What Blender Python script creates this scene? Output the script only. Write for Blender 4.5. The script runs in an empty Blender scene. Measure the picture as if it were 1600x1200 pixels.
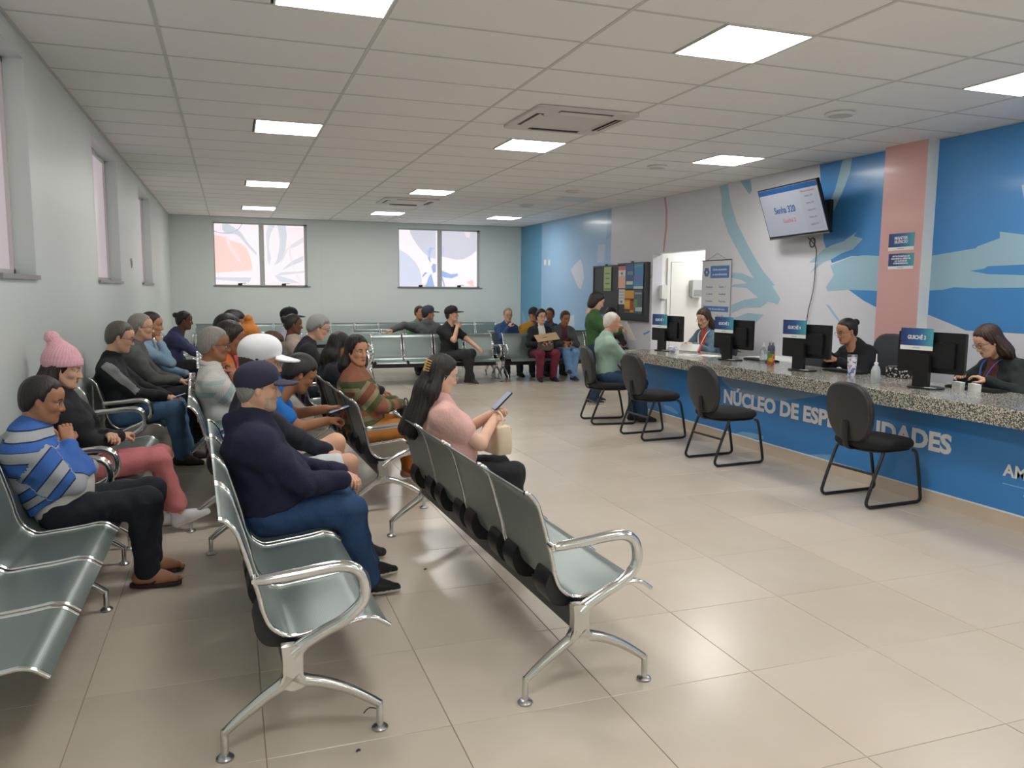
import bpy, math, random
import numpy as np
from mathutils import Matrix, Vector
random.seed(7); np.random.seed(7)
SC = bpy.context.scene
COL = SC.collection
PI = math.pi
# ------------------------------------------------------------------ camera, world, exposure
H = 1.55                      # camera height
CEIL = 3.094
F = 1233.8                    # focal length in pixels of a 1600 px wide frame
YAW, PITCH, ROLL = 0.342, -0.1175, 0.0078
cd = bpy.data.cameras.new('camera'); cam = bpy.data.objects.new('camera', cd); COL.objects.link(cam)
cd.sensor_fit = 'HORIZONTAL'; cd.sensor_width = 36.0; cd.lens = 36.0 * F / 1600.0
cd.clip_start = 0.05; cd.clip_end = 100
_f = Vector((math.sin(YAW)*math.cos(PITCH), math.cos(YAW)*math.cos(PITCH), math.sin(PITCH)))
_r = Vector((math.cos(YAW), -math.sin(YAW), 0)); _u = _r.cross(_f)
_c, _s = math.cos(ROLL), math.sin(ROLL)
_r2 = _c*_r + _s*_u; _u2 = -_s*_r + _c*_u
cam.matrix_world = Matrix(((_r2.x,_u2.x,-_f.x,0),(_r2.y,_u2.y,-_f.y,0),(_r2.z,_u2.z,-_f.z,H),(0,0,0,1)))
SC.camera = cam
w = bpy.data.worlds.new('world'); SC.world = w; w.use_nodes = True
w.node_tree.nodes['Background'].inputs[0].default_value = (0.75, 0.85, 1.0, 1)
w.node_tree.nodes['Background'].inputs[1].default_value = 0.6
SC.view_settings.view_transform = 'Standard'; SC.view_settings.look = 'None'
SC.view_settings.exposure = 0.0; SC.view_settings.gamma = 1.0; SC.view_settings.use_curve_mapping = False
PANEL_STRENGTH = 26.0         # LED ceiling panels
WINDOW_STRENGTH = 0.95        # daylight behind the window film

# pixel of the 1600x1200 photograph -> point on a plane (used once to measure flat prints and positions)
_R = np.array([[_r2.x,_r2.y,_r2.z],[_u2.x,_u2.y,_u2.z],[_f.x,_f.y,_f.z]])
def _ray(px, py): return _R.T @ np.array([(px-800)/F, (600-py)/F, 1.0])
def on_x(px, py, x): d = _ray(px, py); d = d*x/d[0]; return (x, d[1], d[2]+H)
def on_y(px, py, y): d = _ray(px, py); d = d*y/d[1]; return (d[0], y, d[2]+H)

# ------------------------------------------------------------------ materials
def lin(c):
    if isinstance(c, str):
        c = c.lstrip('#'); c = tuple(int(c[i:i+2], 16)/255 for i in (0, 2, 4))
    return tuple(x/12.92 if x <= .04045 else ((x+.055)/1.055)**2.4 for x in c) + (1.0,)
_mats = {}
def mat(name, col, rough=.6, metal=0., spec=.5, noise=0., nscale=8., bump=0., bscale=40., emit=0., trans=0., sheen=0., alpha=1., coat=0.):
    if name in _mats: return _mats[name]
    m = bpy.data.materials.new(name); m.use_nodes = True; nt = m.node_tree; b = nt.nodes['Principled BSDF']
    c = lin(col); b.inputs['Base Color'].default_value = c
    b.inputs['Roughness'].default_value = rough; b.inputs['Metallic'].default_value = metal
    b.inputs['Specular IOR Level'].default_value = spec
    if trans: b.inputs['Transmission Weight'].default_value = trans
    if sheen: b.inputs['Sheen Weight'].default_value = sheen
    if coat: b.inputs['Coat Weight'].default_value = coat; b.inputs['Coat Roughness'].default_value = .1
    if emit:
        b.inputs['Base Color'].default_value = tuple(x*.35 for x in c[:3])+(1,)
        b.inputs['Emission Color'].default_value = c; b.inputs['Emission Strength'].default_value = emit
    tc = None
    if noise or bump:
        tc = nt.nodes.new('ShaderNodeTexCoord')
    if noise:
        n = nt.nodes.new('ShaderNodeTexNoise'); n.inputs['Scale'].default_value = nscale; n.inputs['Detail'].default_value = 5
        nt.links.new(tc.outputs['Object'], n.inputs['Vector'])
        mx = nt.nodes.new('ShaderNodeMix'); mx.data_type = 'RGBA'
        mx.inputs[6].default_value = tuple(x*(1-noise) for x in c[:3])+(1,)
        mx.inputs[7].default_value = tuple(min(1, x*(1+noise)) for x in c[:3])+(1,)
        nt.links.new(n.outputs['Fac'], mx.inputs[0]); nt.links.new(mx.outputs[2], b.inputs['Base Color'])
    if bump:
        n2 = nt.nodes.new('ShaderNodeTexNoise'); n2.inputs['Scale'].default_value = bscale; n2.inputs['Detail'].default_value = 4
        nt.links.new(tc.outputs['Object'], n2.inputs['Vector'])
        bp = nt.nodes.new('ShaderNodeBump'); bp.inputs['Strength'].default_value = bump; bp.inputs['Distance'].default_value = .01
        nt.links.new(n2.outputs['Fac'], bp.inputs['Height']); nt.links.new(bp.outputs['Normal'], b.inputs['Normal'])
    _mats[name] = m
    return m
def M(c, rough=.75, **k):     # a plain cloth-like material keyed on its colour
    return mat('col_%s_%d' % (c.lstrip('#'), int(rough*100)) + ''.join('%s%s' % kv for kv in sorted(k.items())), c, rough, **k)
def cloth(c, kind='cloth'):
    if kind == 'denim': return mat('denim_'+c.lstrip('#'), c, .9, noise=.22, nscale=14, bump=.35, bscale=90)
    if kind == 'knit': return mat('knit_'+c.lstrip('#'), c, .95, noise=.12, nscale=30, bump=.5, bscale=160)
    return mat('cloth_'+c.lstrip('#'), c, .85, noise=.10, nscale=10, bump=.3, bscale=60)

CHROME = mat('chrome', '#d9dadb', .14, 1.0)
STEEL = mat('brushed_steel', '#b9bbbd', .3, 1.0)
BLACKP = mat('black_plastic', '#1a1b1e', .45)
BEAMM = mat('black_beam_paint', '#26282b', .35)
WHITEP = mat('white_plastic', '#e6e6e2', .4)
PAPER = mat('paper', '#e9e9e6', .8)

def seat_metal():
    m = mat('perforated_seat_metal', '#8e9a99', .34, .55)
    nt = m.node_tree; b = nt.nodes['Principled BSDF']
    tc = nt.nodes.new('ShaderNodeTexCoord'); mp = nt.nodes.new('ShaderNodeMapping')
    mp.inputs['Scale'].default_value = (150, 150, 150)
    nt.links.new(tc.outputs['UV'], mp.inputs['Vector'])
    v = nt.nodes.new('ShaderNodeTexVoronoi'); v.inputs['Scale'].default_value = 1.0; v.inputs['Randomness'].default_value = 0.0
    v.voronoi_dimensions = '2D'
    nt.links.new(mp.outputs['Vector'], v.inputs['Vector'])
    r = nt.nodes.new('ShaderNodeValToRGB'); r.color_ramp.elements[0].position = .22; r.color_ramp.elements[1].position = .30
    r.color_ramp.elements[0].color = lin('#727d7c'); r.color_ramp.elements[1].color = lin('#87938f')
    nt.links.new(v.outputs['Distance'], r.inputs['Fac']); nt.links.new(r.outputs['Color'], b.inputs['Base Color'])
    return m
SEATM = seat_metal()

# ------------------------------------------------------------------ mesh helpers
class MB:
    def __init__(s): s.v = []; s.f = []; s.m = []; s.n = 0; s.uv = None
    def add(s, v, f, mi=0):
        v = np.asarray(v, float).reshape(-1, 3)
        for q in f: s.f.append(tuple(int(i)+s.n for i in q)); s.m.append(mi)
        s.v.append(v); s.n += len(v); return s
    def box(s, c, d, rot=None, mi=0):
        c = np.array(c, float); h = np.array(d, float)/2
        P = np.array([[x, y, z] for x in (-1, 1) for y in (-1, 1) for z in (-1, 1)])*h
        if rot is not None: P = P @ np.array(rot).T
        return s.add(P+c, [(0,1,3,2),(4,6,7,5),(0,4,5,1),(2,3,7,6),(0,2,6,4),(1,5,7,3)], mi)
    def bbox(s, a, b, mi=0):
        a = np.array(a, float); b = np.array(b, float); return s.box((a+b)/2, np.abs(b-a), None, mi)
    def rbox(s, c, d, r=.01, rot=None, mi=0, seg=3):   # box with rounded vertical outline (in local xy) and thickness z
        w2, h2 = d[0]/2-r, d[1]/2-r; pts = []
        for (sx, sy, a0) in ((1,1,0),(-1,1,90),(-1,-1,180),(1,-1,270)):
            for k in range(seg+1):
                a = math.radians(a0+90*k/seg); pts.append((sx*w2+r*math.cos(a), sy*h2+r*math.sin(a)))
        return s.prism(pts, -d[2]/2, d[2]/2, rot, c, mi)
    def prism(s, pts, z0, z1, rot=None, c=(0,0,0), mi=0, bev=0.):
        n = len(pts)
        lo = [(x, y, z0) for x, y in pts]; hi = [(x, y, z1) for x, y in pts]
        P = np.array(lo+hi, float)
        if rot is not None: P = P @ np.array(rot).T
        P = P+np.array(c, float)
        f = [tuple(range(n-1, -1, -1)), tuple(range(n, 2*n))]+[(i, (i+1) % n, n+(i+1) % n, n+i) for i in range(n)]
        return s.add(P, f, mi)
    def tube(s, path, r, seg=10, closed=False, mi=0, flat=None):
        P = np.array(path, float); n = len(P)
        R = np.full(n, r, float) if np.isscalar(r) else np.array(r, float)
        if closed: T = np.roll(P, -1, 0)-np.roll(P, 1, 0)
        else: T = np.gradient(P, axis=0)
        T /= np.linalg.norm(T, axis=1)[:, None]+1e-12
        a = np.array([0, 0, 1.]) if abs(T[0][2]) < .9 else np.array([1., 0, 0])
        u = np.cross(T[0], a); u /= np.linalg.norm(u); V = []
        for i in range(n):
            u = u-T[i]*(u@T[i]); u /= np.linalg.norm(u)+1e-12; w_ = np.cross(T[i], u)
            for k in range(seg):
                t = 2*PI*k/seg; fx = 1. if flat is None else flat
                V.append(P[i]+R[i]*(math.cos(t)*u+fx*math.sin(t)*w_))
        f = []
        for i in range(n if closed else n-1):
            j = (i+1) % n
            for k in range(seg):
                k2 = (k+1) % seg; f.append((i*seg+k, i*seg+k2, j*seg+k2, j*seg+k))
        if not closed: f += [tuple(range(seg-1, -1, -1)), tuple((n-1)*seg+k for k in range(seg))]
        return s.add(V, f, mi)
    def lathe(s, prof, seg=20, c=(0,0,0), rot=None, mi=0):
        V = []; n = len(prof)
        for r, z in prof:
            for k in range(seg): t = 2*PI*k/seg; V.append((r*math.cos(t), r*math.sin(t), z))
        V = np.array(V)
        if rot is not None: V = V @ np.array(rot).T
        f = [(i*seg+k, i*seg+(k+1) % seg, (i+1)*seg+(k+1) % seg, (i+1)*seg+k) for i in range(n-1) for k in range(seg)]
        f += [tuple(range(seg-1, -1, -1)), tuple((n-1)*seg+k for k in range(seg))]
        return s.add(V+np.array(c, float), f, mi)
    def ball(s, c, r, seg=12, rings=8, mi=0):
        r = np.array([r, r, r] if np.isscalar(r) else r, float)
        prof = [(max(1e-4, math.sin(PI*i/rings)), -math.cos(PI*i/rings)) for i in range(rings+1)]
        V = np.array([(p*math.cos(2*PI*k/seg), p*math.sin(2*PI*k/seg), z) for p, z in prof for k in range(seg)])*r+np.array(c, float)
        f = [(i*seg+k, i*seg+(k+1) % seg, (i+1)*seg+(k+1) % seg, (i+1)*seg+k) for i in range(rings) for k in range(seg)]
        return s.add(V, f, mi)
    def mesh(s, name, mats, smooth=False, angle=None):
        me = bpy.data.meshes.new(name)
        V = np.concatenate(s.v) if s.v else np.zeros((0, 3))
        me.from_pydata(V.tolist(), [], s.f)
        if not isinstance(mats, (list, tuple)): mats = [mats]
        for m in mats: me.materials.append(m)
        if len(mats) > 1: me.polygons.foreach_set('material_index', s.m)
        if smooth: me.polygons.foreach_set('use_smooth', [True]*len(s.f))
        me.update()
        if smooth and angle:
            me.set_sharp_from_angle(angle=math.radians(angle))
        return me
def link(name, me, parent=None, loc=None, rot=None):
    o = bpy.data.objects.new(name, me); COL.objects.link(o)
    if parent is not None: o.parent = parent
    if loc is not None: o.location = loc
    if rot is not None: o.rotation_euler = rot
    return o
def obj(name, mb, mats, parent=None, smooth=False, angle=35, loc=None, rot=None):
    return link(name, mb.mesh(name, mats, smooth, angle), parent, loc, rot)
def thing(name, label, cat, loc=(0,0,0), rz=0., group=None):
    o = bpy.data.objects.new(name, None); COL.objects.link(o); o.location = loc; o.rotation_euler = (0, 0, rz)
    o.empty_display_size = .1
    return tag(o, label, cat, group)
def tag(o, label, cat, group=None):
    o['label'] = label; o['category'] = cat
    if group: o['group'] = group
    return o
def struct(o, label=None):
    o['kind'] = 'structure'
    if label: o['label'] = label
    return o
def copy_tree(o, parent=None):
    c = o.copy(); COL.objects.link(c); c.parent = parent
    for ch in o.children: copy_tree(ch, c)
    return c
def spline(pts, n=8, closed=False):       # Catmull-Rom
    P = np.array(pts, float); out = []; N = len(P)
    for i in range(N if closed else N-1):
        if closed: a, b, c, d = P[i-1], P[i], P[(i+1) % N], P[(i+2) % N]
        else: a, b, c, d = P[max(i-1, 0)], P[i], P[i+1], P[min(i+2, N-1)]
        for k in range(n):
            t = k/n
            out.append(.5*((2*b)+(-a+c)*t+(2*a-5*b+4*c-d)*t*t+(-a+3*b-3*c+d)*t**3))
    if not closed: out.append(P[-1])
    return np.array(out)
WALLROT = np.array([[0, 0, -1.], [-1., 0, 0], [0, 1., 0]])   # local x -> -Y, local y -> +Z, local z -> -X  (reads correctly on a wall facing -X)
def text(name, s, size, parent, m, loc, rot3=WALLROT, width=None, bold=0., align='LEFT', ext=.0006):
    cu = bpy.data.curves.new(name, 'FONT'); cu.body = s; cu.size = size; cu.extrude = ext; cu.offset = bold; cu.align_x = align
    cu.resolution_u = 3
    o = bpy.data.objects.new(name, cu); COL.objects.link(o)
    dg = bpy.context.evaluated_depsgraph_get(); me = bpy.data.meshes.new_from_object(o.evaluated_get(dg))
    bpy.data.objects.remove(o); bpy.data.curves.remove(cu)
    V = np.empty(len(me.vertices)*3); me.vertices.foreach_get('co', V); V = V.reshape(-1, 3)
    if width and len(V):
        V[:, 0] *= width/(V[:, 0].max()-V[:, 0].min())
        if align == 'LEFT': V[:, 0] -= V[:, 0].min()
        else: V[:, 0] -= (V[:, 0].min()+V[:, 0].max())/2
    V = V @ np.array(rot3).T
    me.vertices.foreach_set('co', V.ravel()); me.update()
    me.materials.clear(); me.materials.append(m)
    return link(name, me, parent, loc)
# ------------------------------------------------------------------ the room
XL, XR, YF, YB = -1.17, 6.76, 18.4, -3.6
WALLM = mat('white_wall_paint', '#d3dbd7', .38, noise=.02, nscale=2.5, spec=.4)
FARM = mat('white_far_wall_paint', '#d6dedb', .55, noise=.02, nscale=2.5)
TRIMM = mat('cream_porcelain_skirting', '#cbbcab', .35, noise=.08, nscale=6)

def tile_mat():
    m = mat('beige_porcelain_tile', '#c6b8a8', .26); nt = m.node_tree; b = nt.nodes['Principled BSDF']
    b.inputs['Specular IOR Level'].default_value = .45
    oi = nt.nodes.new('ShaderNodeObjectInfo'); geo = nt.nodes.new('ShaderNodeNewGeometry')
    n = nt.nodes.new('ShaderNodeTexNoise'); n.inputs['Scale'].default_value = 1.6; n.inputs['Detail'].default_value = 3; n.inputs['Roughness'].default_value = .55
    nt.links.new(geo.outputs['Position'], n.inputs['Vector'])
    r = nt.nodes.new('ShaderNodeValToRGB')
    r.color_ramp.elements[0].position = .3; r.color_ramp.elements[0].color = lin('#c9bdae')
    r.color_ramp.elements[1].position = .7; r.color_ramp.elements[1].color = lin('#d0c5b7')
    nt.links.new(n.outputs['Fac'], r.inputs['Fac'])
    hs = nt.nodes.new('ShaderNodeHueSaturation'); mr = nt.nodes.new('ShaderNodeMapRange')
    mr.inputs['To Min'].default_value = .95; mr.inputs['To Max'].default_value = 1.04
    nt.links.new(oi.outputs['Random'], mr.inputs['Value']); nt.links.new(mr.outputs['Result'], hs.inputs['Value'])
    nt.links.new(r.outputs['Color'], hs.inputs['Color']); nt.links.new(hs.outputs['Color'], b.inputs['Base Color'])
    n2 = nt.nodes.new('ShaderNodeTexNoise'); n2.inputs['Scale'].default_value = 5; n2.inputs['Detail'].default_value = 3
    nt.links.new(geo.outputs['Position'], n2.inputs['Vector'])
    mr2 = nt.nodes.new('ShaderNodeMapRange'); mr2.inputs['To Min'].default_value = .22; mr2.inputs['To Max'].default_value = .26
    nt.links.new(n2.outputs['Fac'], mr2.inputs['Value']); nt.links.new(mr2.outputs['Result'], b.inputs['Roughness'])
    return m
TILEM = tile_mat(); GROUT = mat('tile_grout', '#9a8d80', .9)
# floor: a grout bed, every tile laid on it
floor = struct(obj('floor', MB().bbox((XL-.15, YB-.1, -.1), (8.9, YF+.1, -.003)), GROUT), 'beige square porcelain floor tiles with thin dark joints')
TS = .636; TX0, TY0 = .065, 2.583
def frustum_px(x, y, z):
    c = _R @ np.array([x, y, z-H]); 
    if c[2] < .2: return None
    return 800+F*c[0]/c[2], 600-F*c[1]/c[2]
tl = []
for i in range(-3, 15):
    for j in range(-11, 27):
        x0, y0 = TX0+i*TS, TY0+j*TS
        x1, y1 = min(x0+TS, XR), min(y0+TS, YF); x0 = max(x0, XL); y0 = max(y0, YB)
        if x1-x0 < .02 or y1-y0 < .02: continue
        tl.append((x0, x1, y0, y1))
def vis(t):
    p = frustum_px((t[0]+t[1])/2, (t[2]+t[3])/2, 0)
    return p is not None and -150 < p[0] < 1750 and p[1] < 1350
tl.sort(key=lambda t: (not vis(t), (t[0]+t[1])**2+(t[2]+t[3])**2))
G = .0016; tcache = {}
rest = MB()
for n_, (x0, x1, y0, y1) in enumerate(tl):
    if n_ < 300 and vis((x0, x1, y0, y1)):
        k = (round(x1-x0, 3), round(y1-y0, 3))
        if k not in tcache:
            a, b = k[0]/2-G, k[1]/2-G; e = .0012; mb = MB()
            V = [(-a, -b, -.008), (a, -b, -.008), (a, b, -.008), (-a, b, -.008), (-a, -b, -e), (a, -b, -e), (a, b, -e), (-a, b, -e),
                 (-a+e, -b+e, 0), (a-e, -b+e, 0), (a-e, b-e, 0), (-a+e, b-e, 0)]
            mb.add(V, [(8,9,10,11),(4,5,9,8),(5,6,10,9),(6,7,11,10),(7,4,8,11),(0,1,5,4),(1,2,6,5),(2,3,7,6),(3,0,4,7),(3,2,1,0)])
            tcache[k] = mb.mesh('floor_tile', TILEM)
        link('floor_tile', tcache[k], floor, ((x0+x1)/2, (y0+y1)/2, 0))
    else: rest.bbox((x0+G, y0+G, -.008), (x1-G, y1-G, 0))
o = obj('floor_tile_field', rest, TILEM, floor); o['kind'] = 'stuff'

# ---- ceiling: plenum slab, tee grid, mineral tiles
CTILE = mat('ceiling_tile', '#f2f1ef', .85, noise=.03, nscale=60, bump=.15, bscale=220)
TEEM = mat('ceiling_tee', '#cfcfcc', .5)
ceiling = struct(obj('ceiling', MB().bbox((XL-.15, YB-.1, CEIL+.09), (8.9, YF+.1, CEIL+.16)), mat('plenum', '#777777', .9)), 'suspended ceiling of white rectangular tiles')
CX0, CY0, CW, CH_ = -.357-1.25, 4.7175-.625*14, 1.25, .625
LIGHTS = [(x, y) for y in (-3.095, .655, 4.405, 8.155, 12.53, 16.28) for x in (.58, 3.08, 5.58)]
UNLIT = (5.58, 12.53)
ccache = {}; T = .012
def ctile(x0, x1, y0, y1, front):
    k = (round(x1-x0, 3), round(y1-y0, 3))
    if k not in ccache:
        a, b = k[0]/2-T, k[1]/2-T
        ccache[k] = MB().bbox((-a-.004, -b-.004, .0038), (a+.004, b+.004, .022)).mesh('ceiling_tile', CTILE)
    link('ceiling_tile', ccache[k], ceiling, ((x0+x1)/2, (y0+y1)/2, CEIL))
crest = MB(); ncount = 0
for i in range(0, 8):
    for j in range(0, 36):
        x0, y0 = CX0+i*CW, CY0+j*CH_; x1, y1 = min(x0+CW, XR), min(y0+CH_, YF); x0 = max(x0, XL); y0 = max(y0, YB)
        if x1-x0 < .03 or y1-y0 < .03: continue
        lights = [l for l in LIGHTS if x0-.01 < l[0] < x1 and y0 < l[1] < y1]
        if lights: x1 = lights[0][0]-.3125
        p = frustum_px((x0+x1)/2, (y0+y1)/2, CEIL)
        if p and -200 < p[0] < 1800 and p[1] > -120: ctile(x0, x1, y0, y1, True)
        else: crest.bbox((x0+T-.004, y0+T-.004, CEIL+.0038), (x1-T+.004, y1-T+.004, CEIL+.022))
o = obj('ceiling_tile_field', crest, CTILE, ceiling); o['kind'] = 'stuff'
for i in range(0, 8):
    x = CX0+i*CW
    if XL < x < XR: obj('main_tee', MB().bbox((x-T, YB, CEIL), (x+T, YF, CEIL+.0037)), TEEM, ceiling)
for j in range(0, 36):
    y = CY0+j*CH_
    if YB < y < YF: obj('cross_tee', MB().bbox((XL, y-T, CEIL+.0018), (XR, y+T, CEIL+.0037)), TEEM, ceiling)
obj('wall_angle', MB().bbox((XL, YB, CEIL-.004), (XL+.022, YF, CEIL+.004)).bbox((XR-.022, YB, CEIL-.004), (XR, YF, CEIL+.004)).bbox((XL, YF-.022, CEIL-.004), (XR, YF, CEIL+.004)), TEEM, ceiling)

# ---- walls
WZ0, WZ1 = 1.625, 2.965
LW = [(4.95, 5.86), (8.42, 10.15), (12.42, 14.12)]         # windows in the left wall (y ranges)
FW = [(-.30, 1.66), (3.72, 5.70)]                           # windows in the far wall (x ranges)
def wall_with_holes(name, axis, a0, a1, th, holes, m, z1=CEIL+.02, hz=None):
    mb = MB(); cuts = sorted(holes); prev = a0
    def bx(u0, u1, z0, z1_):
        if u1-u0 < 1e-4 or z1_-z0 < 1e-4: return
        if axis == 'x': mb.bbox((th[0], u0, z0), (th[1], u1, z1_))
        else: mb.bbox((u0, th[0], z0), (u1, th[1], z1_))
    for u0, u1 in cuts:
        bx(prev, u0, 0, z1); bx(u0, u1, 0, hz[0]); bx(u0, u1, hz[1], z1); prev = u1
    bx(prev, a1, 0, z1)
    return struct(obj(name, mb, m))
wl = wall_with_holes('wall_left', 'x', YB, YF, (XL-.2, XL), LW, WALLM, hz=(WZ0, WZ1)); wl['label'] = 'glossy white painted side wall with tall film-covered windows'
wf = wall_with_holes('wall_far', 'y', XL-.2, XR+.2, (YF, YF+.2), FW, FARM, hz=(WZ0-.01, WZ1+.01)); wf['label'] = 'white end wall with two printed windows'
struct(obj('wall_back', MB().bbox((XL-.2, YB-.2, 0), (XR+.2, YB, CEIL+.02)), FARM), 'white wall behind the viewer')
DY0, DY1, DZ = 10.36, 11.93, 2.19                          # doorway in the right wall
RWM = mat('lavender_white_mural_film', '#d6d6de', .32, spec=.4)
wr = wall_with_holes('wall_right', 'x', YB, YF, (XR, XR+.18), [(DY0, DY1)], RWM, hz=(0, DZ)); wr['label'] = 'long wall covered with a blue, pink and lavender mural'

# ---- windows
ALU = mat('window_aluminium', '#a9adad', .35, .6)
SILL = mat('grey_granite_sill', '#8f8e8c', .4, noise=.2, nscale=60)
def film(c, s=None):
    return mat('window_film_'+c.lstrip('#'), c, .35, emit=(WINDOW_STRENGTH if s is None else s))
nwin = 0
for (y0, y1) in LW:
    nwin += 1
    wn = struct(thing('window_%d' % nwin, 'tall window with pale pink film set in the left white wall', 'window', (XL-.2, (y0+y1)/2, WZ0)))
    del wn['category']
    hy = (y1-y0)/2; hz = WZ1-WZ0
    obj('frosted_pane', MB().bbox((.055, -hy, 0), (.062, hy, hz)), film('#d9ccd2', .5), wn)
    mb = MB()
    for (a, b) in ((-hy, -hy+.035), (hy-.035, hy)): mb.bbox((.04, a, 0), (.085, b, hz))
    mb.bbox((.04, -hy, 0), (.085, hy, .035)).bbox((.04, -hy, hz-.035), (.085, hy, hz))
    mb.bbox((.05, -.02, .03), (.08, .02, hz-.03))
    obj('window_frame', mb, mat('window_frame_white', '#cfcacb', .4), wn)
    obj('window_sill', MB().bbox((.0, -hy, -.028), (.225, hy, .0)), SILL, wn)
def poly_on_far(px_pts, y): return [on_y(px, py, y) for px, py in px_pts]
def flat_poly(pts3, n, off, th=.0012):
    P = np.array(pts3, float)+np.array(n)*off; N = len(P); Q = P-np.array(n)*th
    mb = MB(); mb.add(np.vstack([P, Q]), [tuple(range(N)), tuple(range(2*N-1, N-1, -1))]+[(i, i+N, (i+1) % N+N, (i+1) % N) for i in range(N)])
    return mb
def clip_poly(pts, inside, inter):
    out = []
    for i in range(len(pts)):
        a, b = pts[i-1], pts[i]; ia, ib = inside(a), inside(b)
        if ia != ib: out.append(inter(a, b))
        if ib: out.append(b)
    return out
def clip_axis(pts, ax, lo, hi):
    for val, sgn in ((lo, 1), (hi, -1)):
        if not pts: return pts
        def inter(a, b):
            t = (val-a[ax])/(b[ax]-a[ax]); return tuple(a[k]+t*(b[k]-a[k]) for k in range(3))
        pts = clip_poly(pts, lambda p: (p[ax]-val)*sgn >= 0, inter)
    return pts
def z340(x, y): return (320+x/9.23, 330+y/9.23)
def z610(x, y): return (610+x/10, 340+y/10)
W1S = [('#fbcfc8', [(115,330),(250,360),(400,430),(520,460),(600,530),(650,640),(680,760),(685,850),(450,870),(130,890)]),
  ('#c9cfd6', [(250,170),(300,160),(420,230),(520,300),(620,450),(750,600),(745,640),(600,490),(500,370),(430,330),(300,330),(250,260)]),
  ('#d6d6dc', [(280,340),(330,380),(400,520),(480,650),(560,790),(530,780),(440,650),(340,520)]),
  ('#a9b0d4', [(115,285),(200,315),(300,325),(400,310),(490,265),(540,190),(560,160),(545,165),(480,255),(400,298),(300,313),(200,303),(115,272)]),
  ('#cfd4e2', [(130,950),(680,955),(640,1030),(130,985)]),
  ('#d3d7dd', [(920,170),(1010,190),(1010,230),(960,300),(930,420),(930,560),(960,680),(930,790),(900,700),(890,480),(880,330)]),
  ('#cdd4da', [(1040,180),(1160,180),(1185,330),(1170,520),(1130,650),(1080,740),(990,790),(1040,700),(1070,560),(1080,420),(1060,280)]),
  ('#d7d9dd', [(1425,370),(1425,450),(1300,520),(1200,560),(1110,740),(1090,740),(1150,570),(1250,480)]),
  ('#cfd4da', [(1420,640),(1420,720),(1250,790),(1110,860),(1130,830),(1250,720)]),
  ('#d0d5da', [(1435,860),(1435,890),(1200,915),(1000,940),(1100,880)]),
  ('#cdd6df', [(1000,920),(1150,950),(1300,1000),(1400,1045),(1080,1020),(1030,960)]),
  ('#f6d3d6', [(1215,520),(1230,520),(1250,680),(1300,850),(1360,960),(1410,1030),(1390,1035),(1330,940),(1270,800),(1225,650)])]
W2S = [('#cdcedb', [(300,165),(712,185),(712,650),(600,620),(500,530),(420,430),(340,310),(305,230)]),
  ('#cdcdd9', [(768,190),(1345,215),(1345,520),(1260,590),(1150,650),(1020,660),(880,625),(768,600)]),
  ('#d0d6e8', [(130,490),(220,540),(320,620),(400,710),(460,810),(495,960),(490,1060),(140,1070)]),
  ('#9fb5dc', [(570,520),(620,465),(690,470),(690,490),(640,520),(620,600),(635,720),(590,650)]),
  ('#9db3da', [(640,770),(670,715),(712,730),(712,850),(670,870),(650,820)]),
  ('#9db6e0', [(600,920),(640,870),(690,1075),(545,1075)]),
  ('#9fb0d8', [(500,900),(545,850),(580,860),(500,940)]),
  ('#9db6e2', [(780,815),(860,850),(950,885),(1050,870),(1060,910),(960,950),(860,940),(780,910)]),
  ('#a3b5dd', [(780,470),(840,450),(830,520),(800,600),(795,720),(770,740),(770,500)]),
  ('#a9bce2', [(790,910),(820,930),(860,1075),(830,1075)]),
  ('#f4cfd0', [(1140,225),(1250,225),(1240,320),(1190,310)]),
  ('#f4c9c2', [(1190,1000),(1290,970),(1310,1075),(1250,1075)])]
for k, ((x0, x1), shapes, zz, base) in enumerate(zip(FW, (W1S, W2S), (z340, z610), ('#f7e6ec', '#f8ebf1'))):
    nwin += 1
    wn = struct(thing('window_%d' % nwin, ['two-pane window with peach and grey leaf film in the end wall', 'two-pane window with blue flower film in the end wall'][k], 'window', (0, 0, 0)))
    del wn['category']; xm = (x0+x1)/2+(.01 if k == 0 else .0)
    z0, z1 = WZ0-.01, WZ1+.01
    for (a, b) in ((x0+.02, xm-.05), (xm+.05, x1-.06)):
        pn = obj('printed_pane', MB().bbox((a, YF+.045, z0+.02), (b, YF+.052, z1-.03)), film(base, .98), wn)
        for c_, pts in shapes:
            P3 = clip_axis(clip_axis([on_y(*zz(*p), YF+.045) for p in pts], 0, a, b), 2, z0+.02, z1-.03)
            if len(P3) > 2: obj('film_shape', flat_poly(P3, (0, -1, 0), .0012), film(c_, .95), pn)
    mb = MB().bbox((x0, YF+.02, z0), (x0+.022, YF+.07, z1)).bbox((x1-.062, YF+.02, z0), (x1, YF+.07, z1)).bbox((x0, YF+.02, z1-.032), (x1, YF+.07, z1)).bbox((x0, YF+.02, z0), (x1, YF+.07, z0+.022)).bbox((xm-.052, YF+.0, z0), (xm+.052, YF+.07, z1))
    obj('window_frame', mb, mat('far_window_frame', '#b4bab9', .4), wn)
    obj('window_ledge', MB().bbox((x0-.03, YF-.03, z0-.02), (x1+.06, YF+.06, z0)), mat('ledge_grey', '#757877', .5), wn)
    for xx in (x0+.52, x1-.52):
        obj('latch', MB().box((xx, YF-.005, z0+.03), (.09, .03, .05)).box((xx+.07, YF-.015, z0+.055), (.12, .012, .012)), BLACKP, wn)
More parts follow.
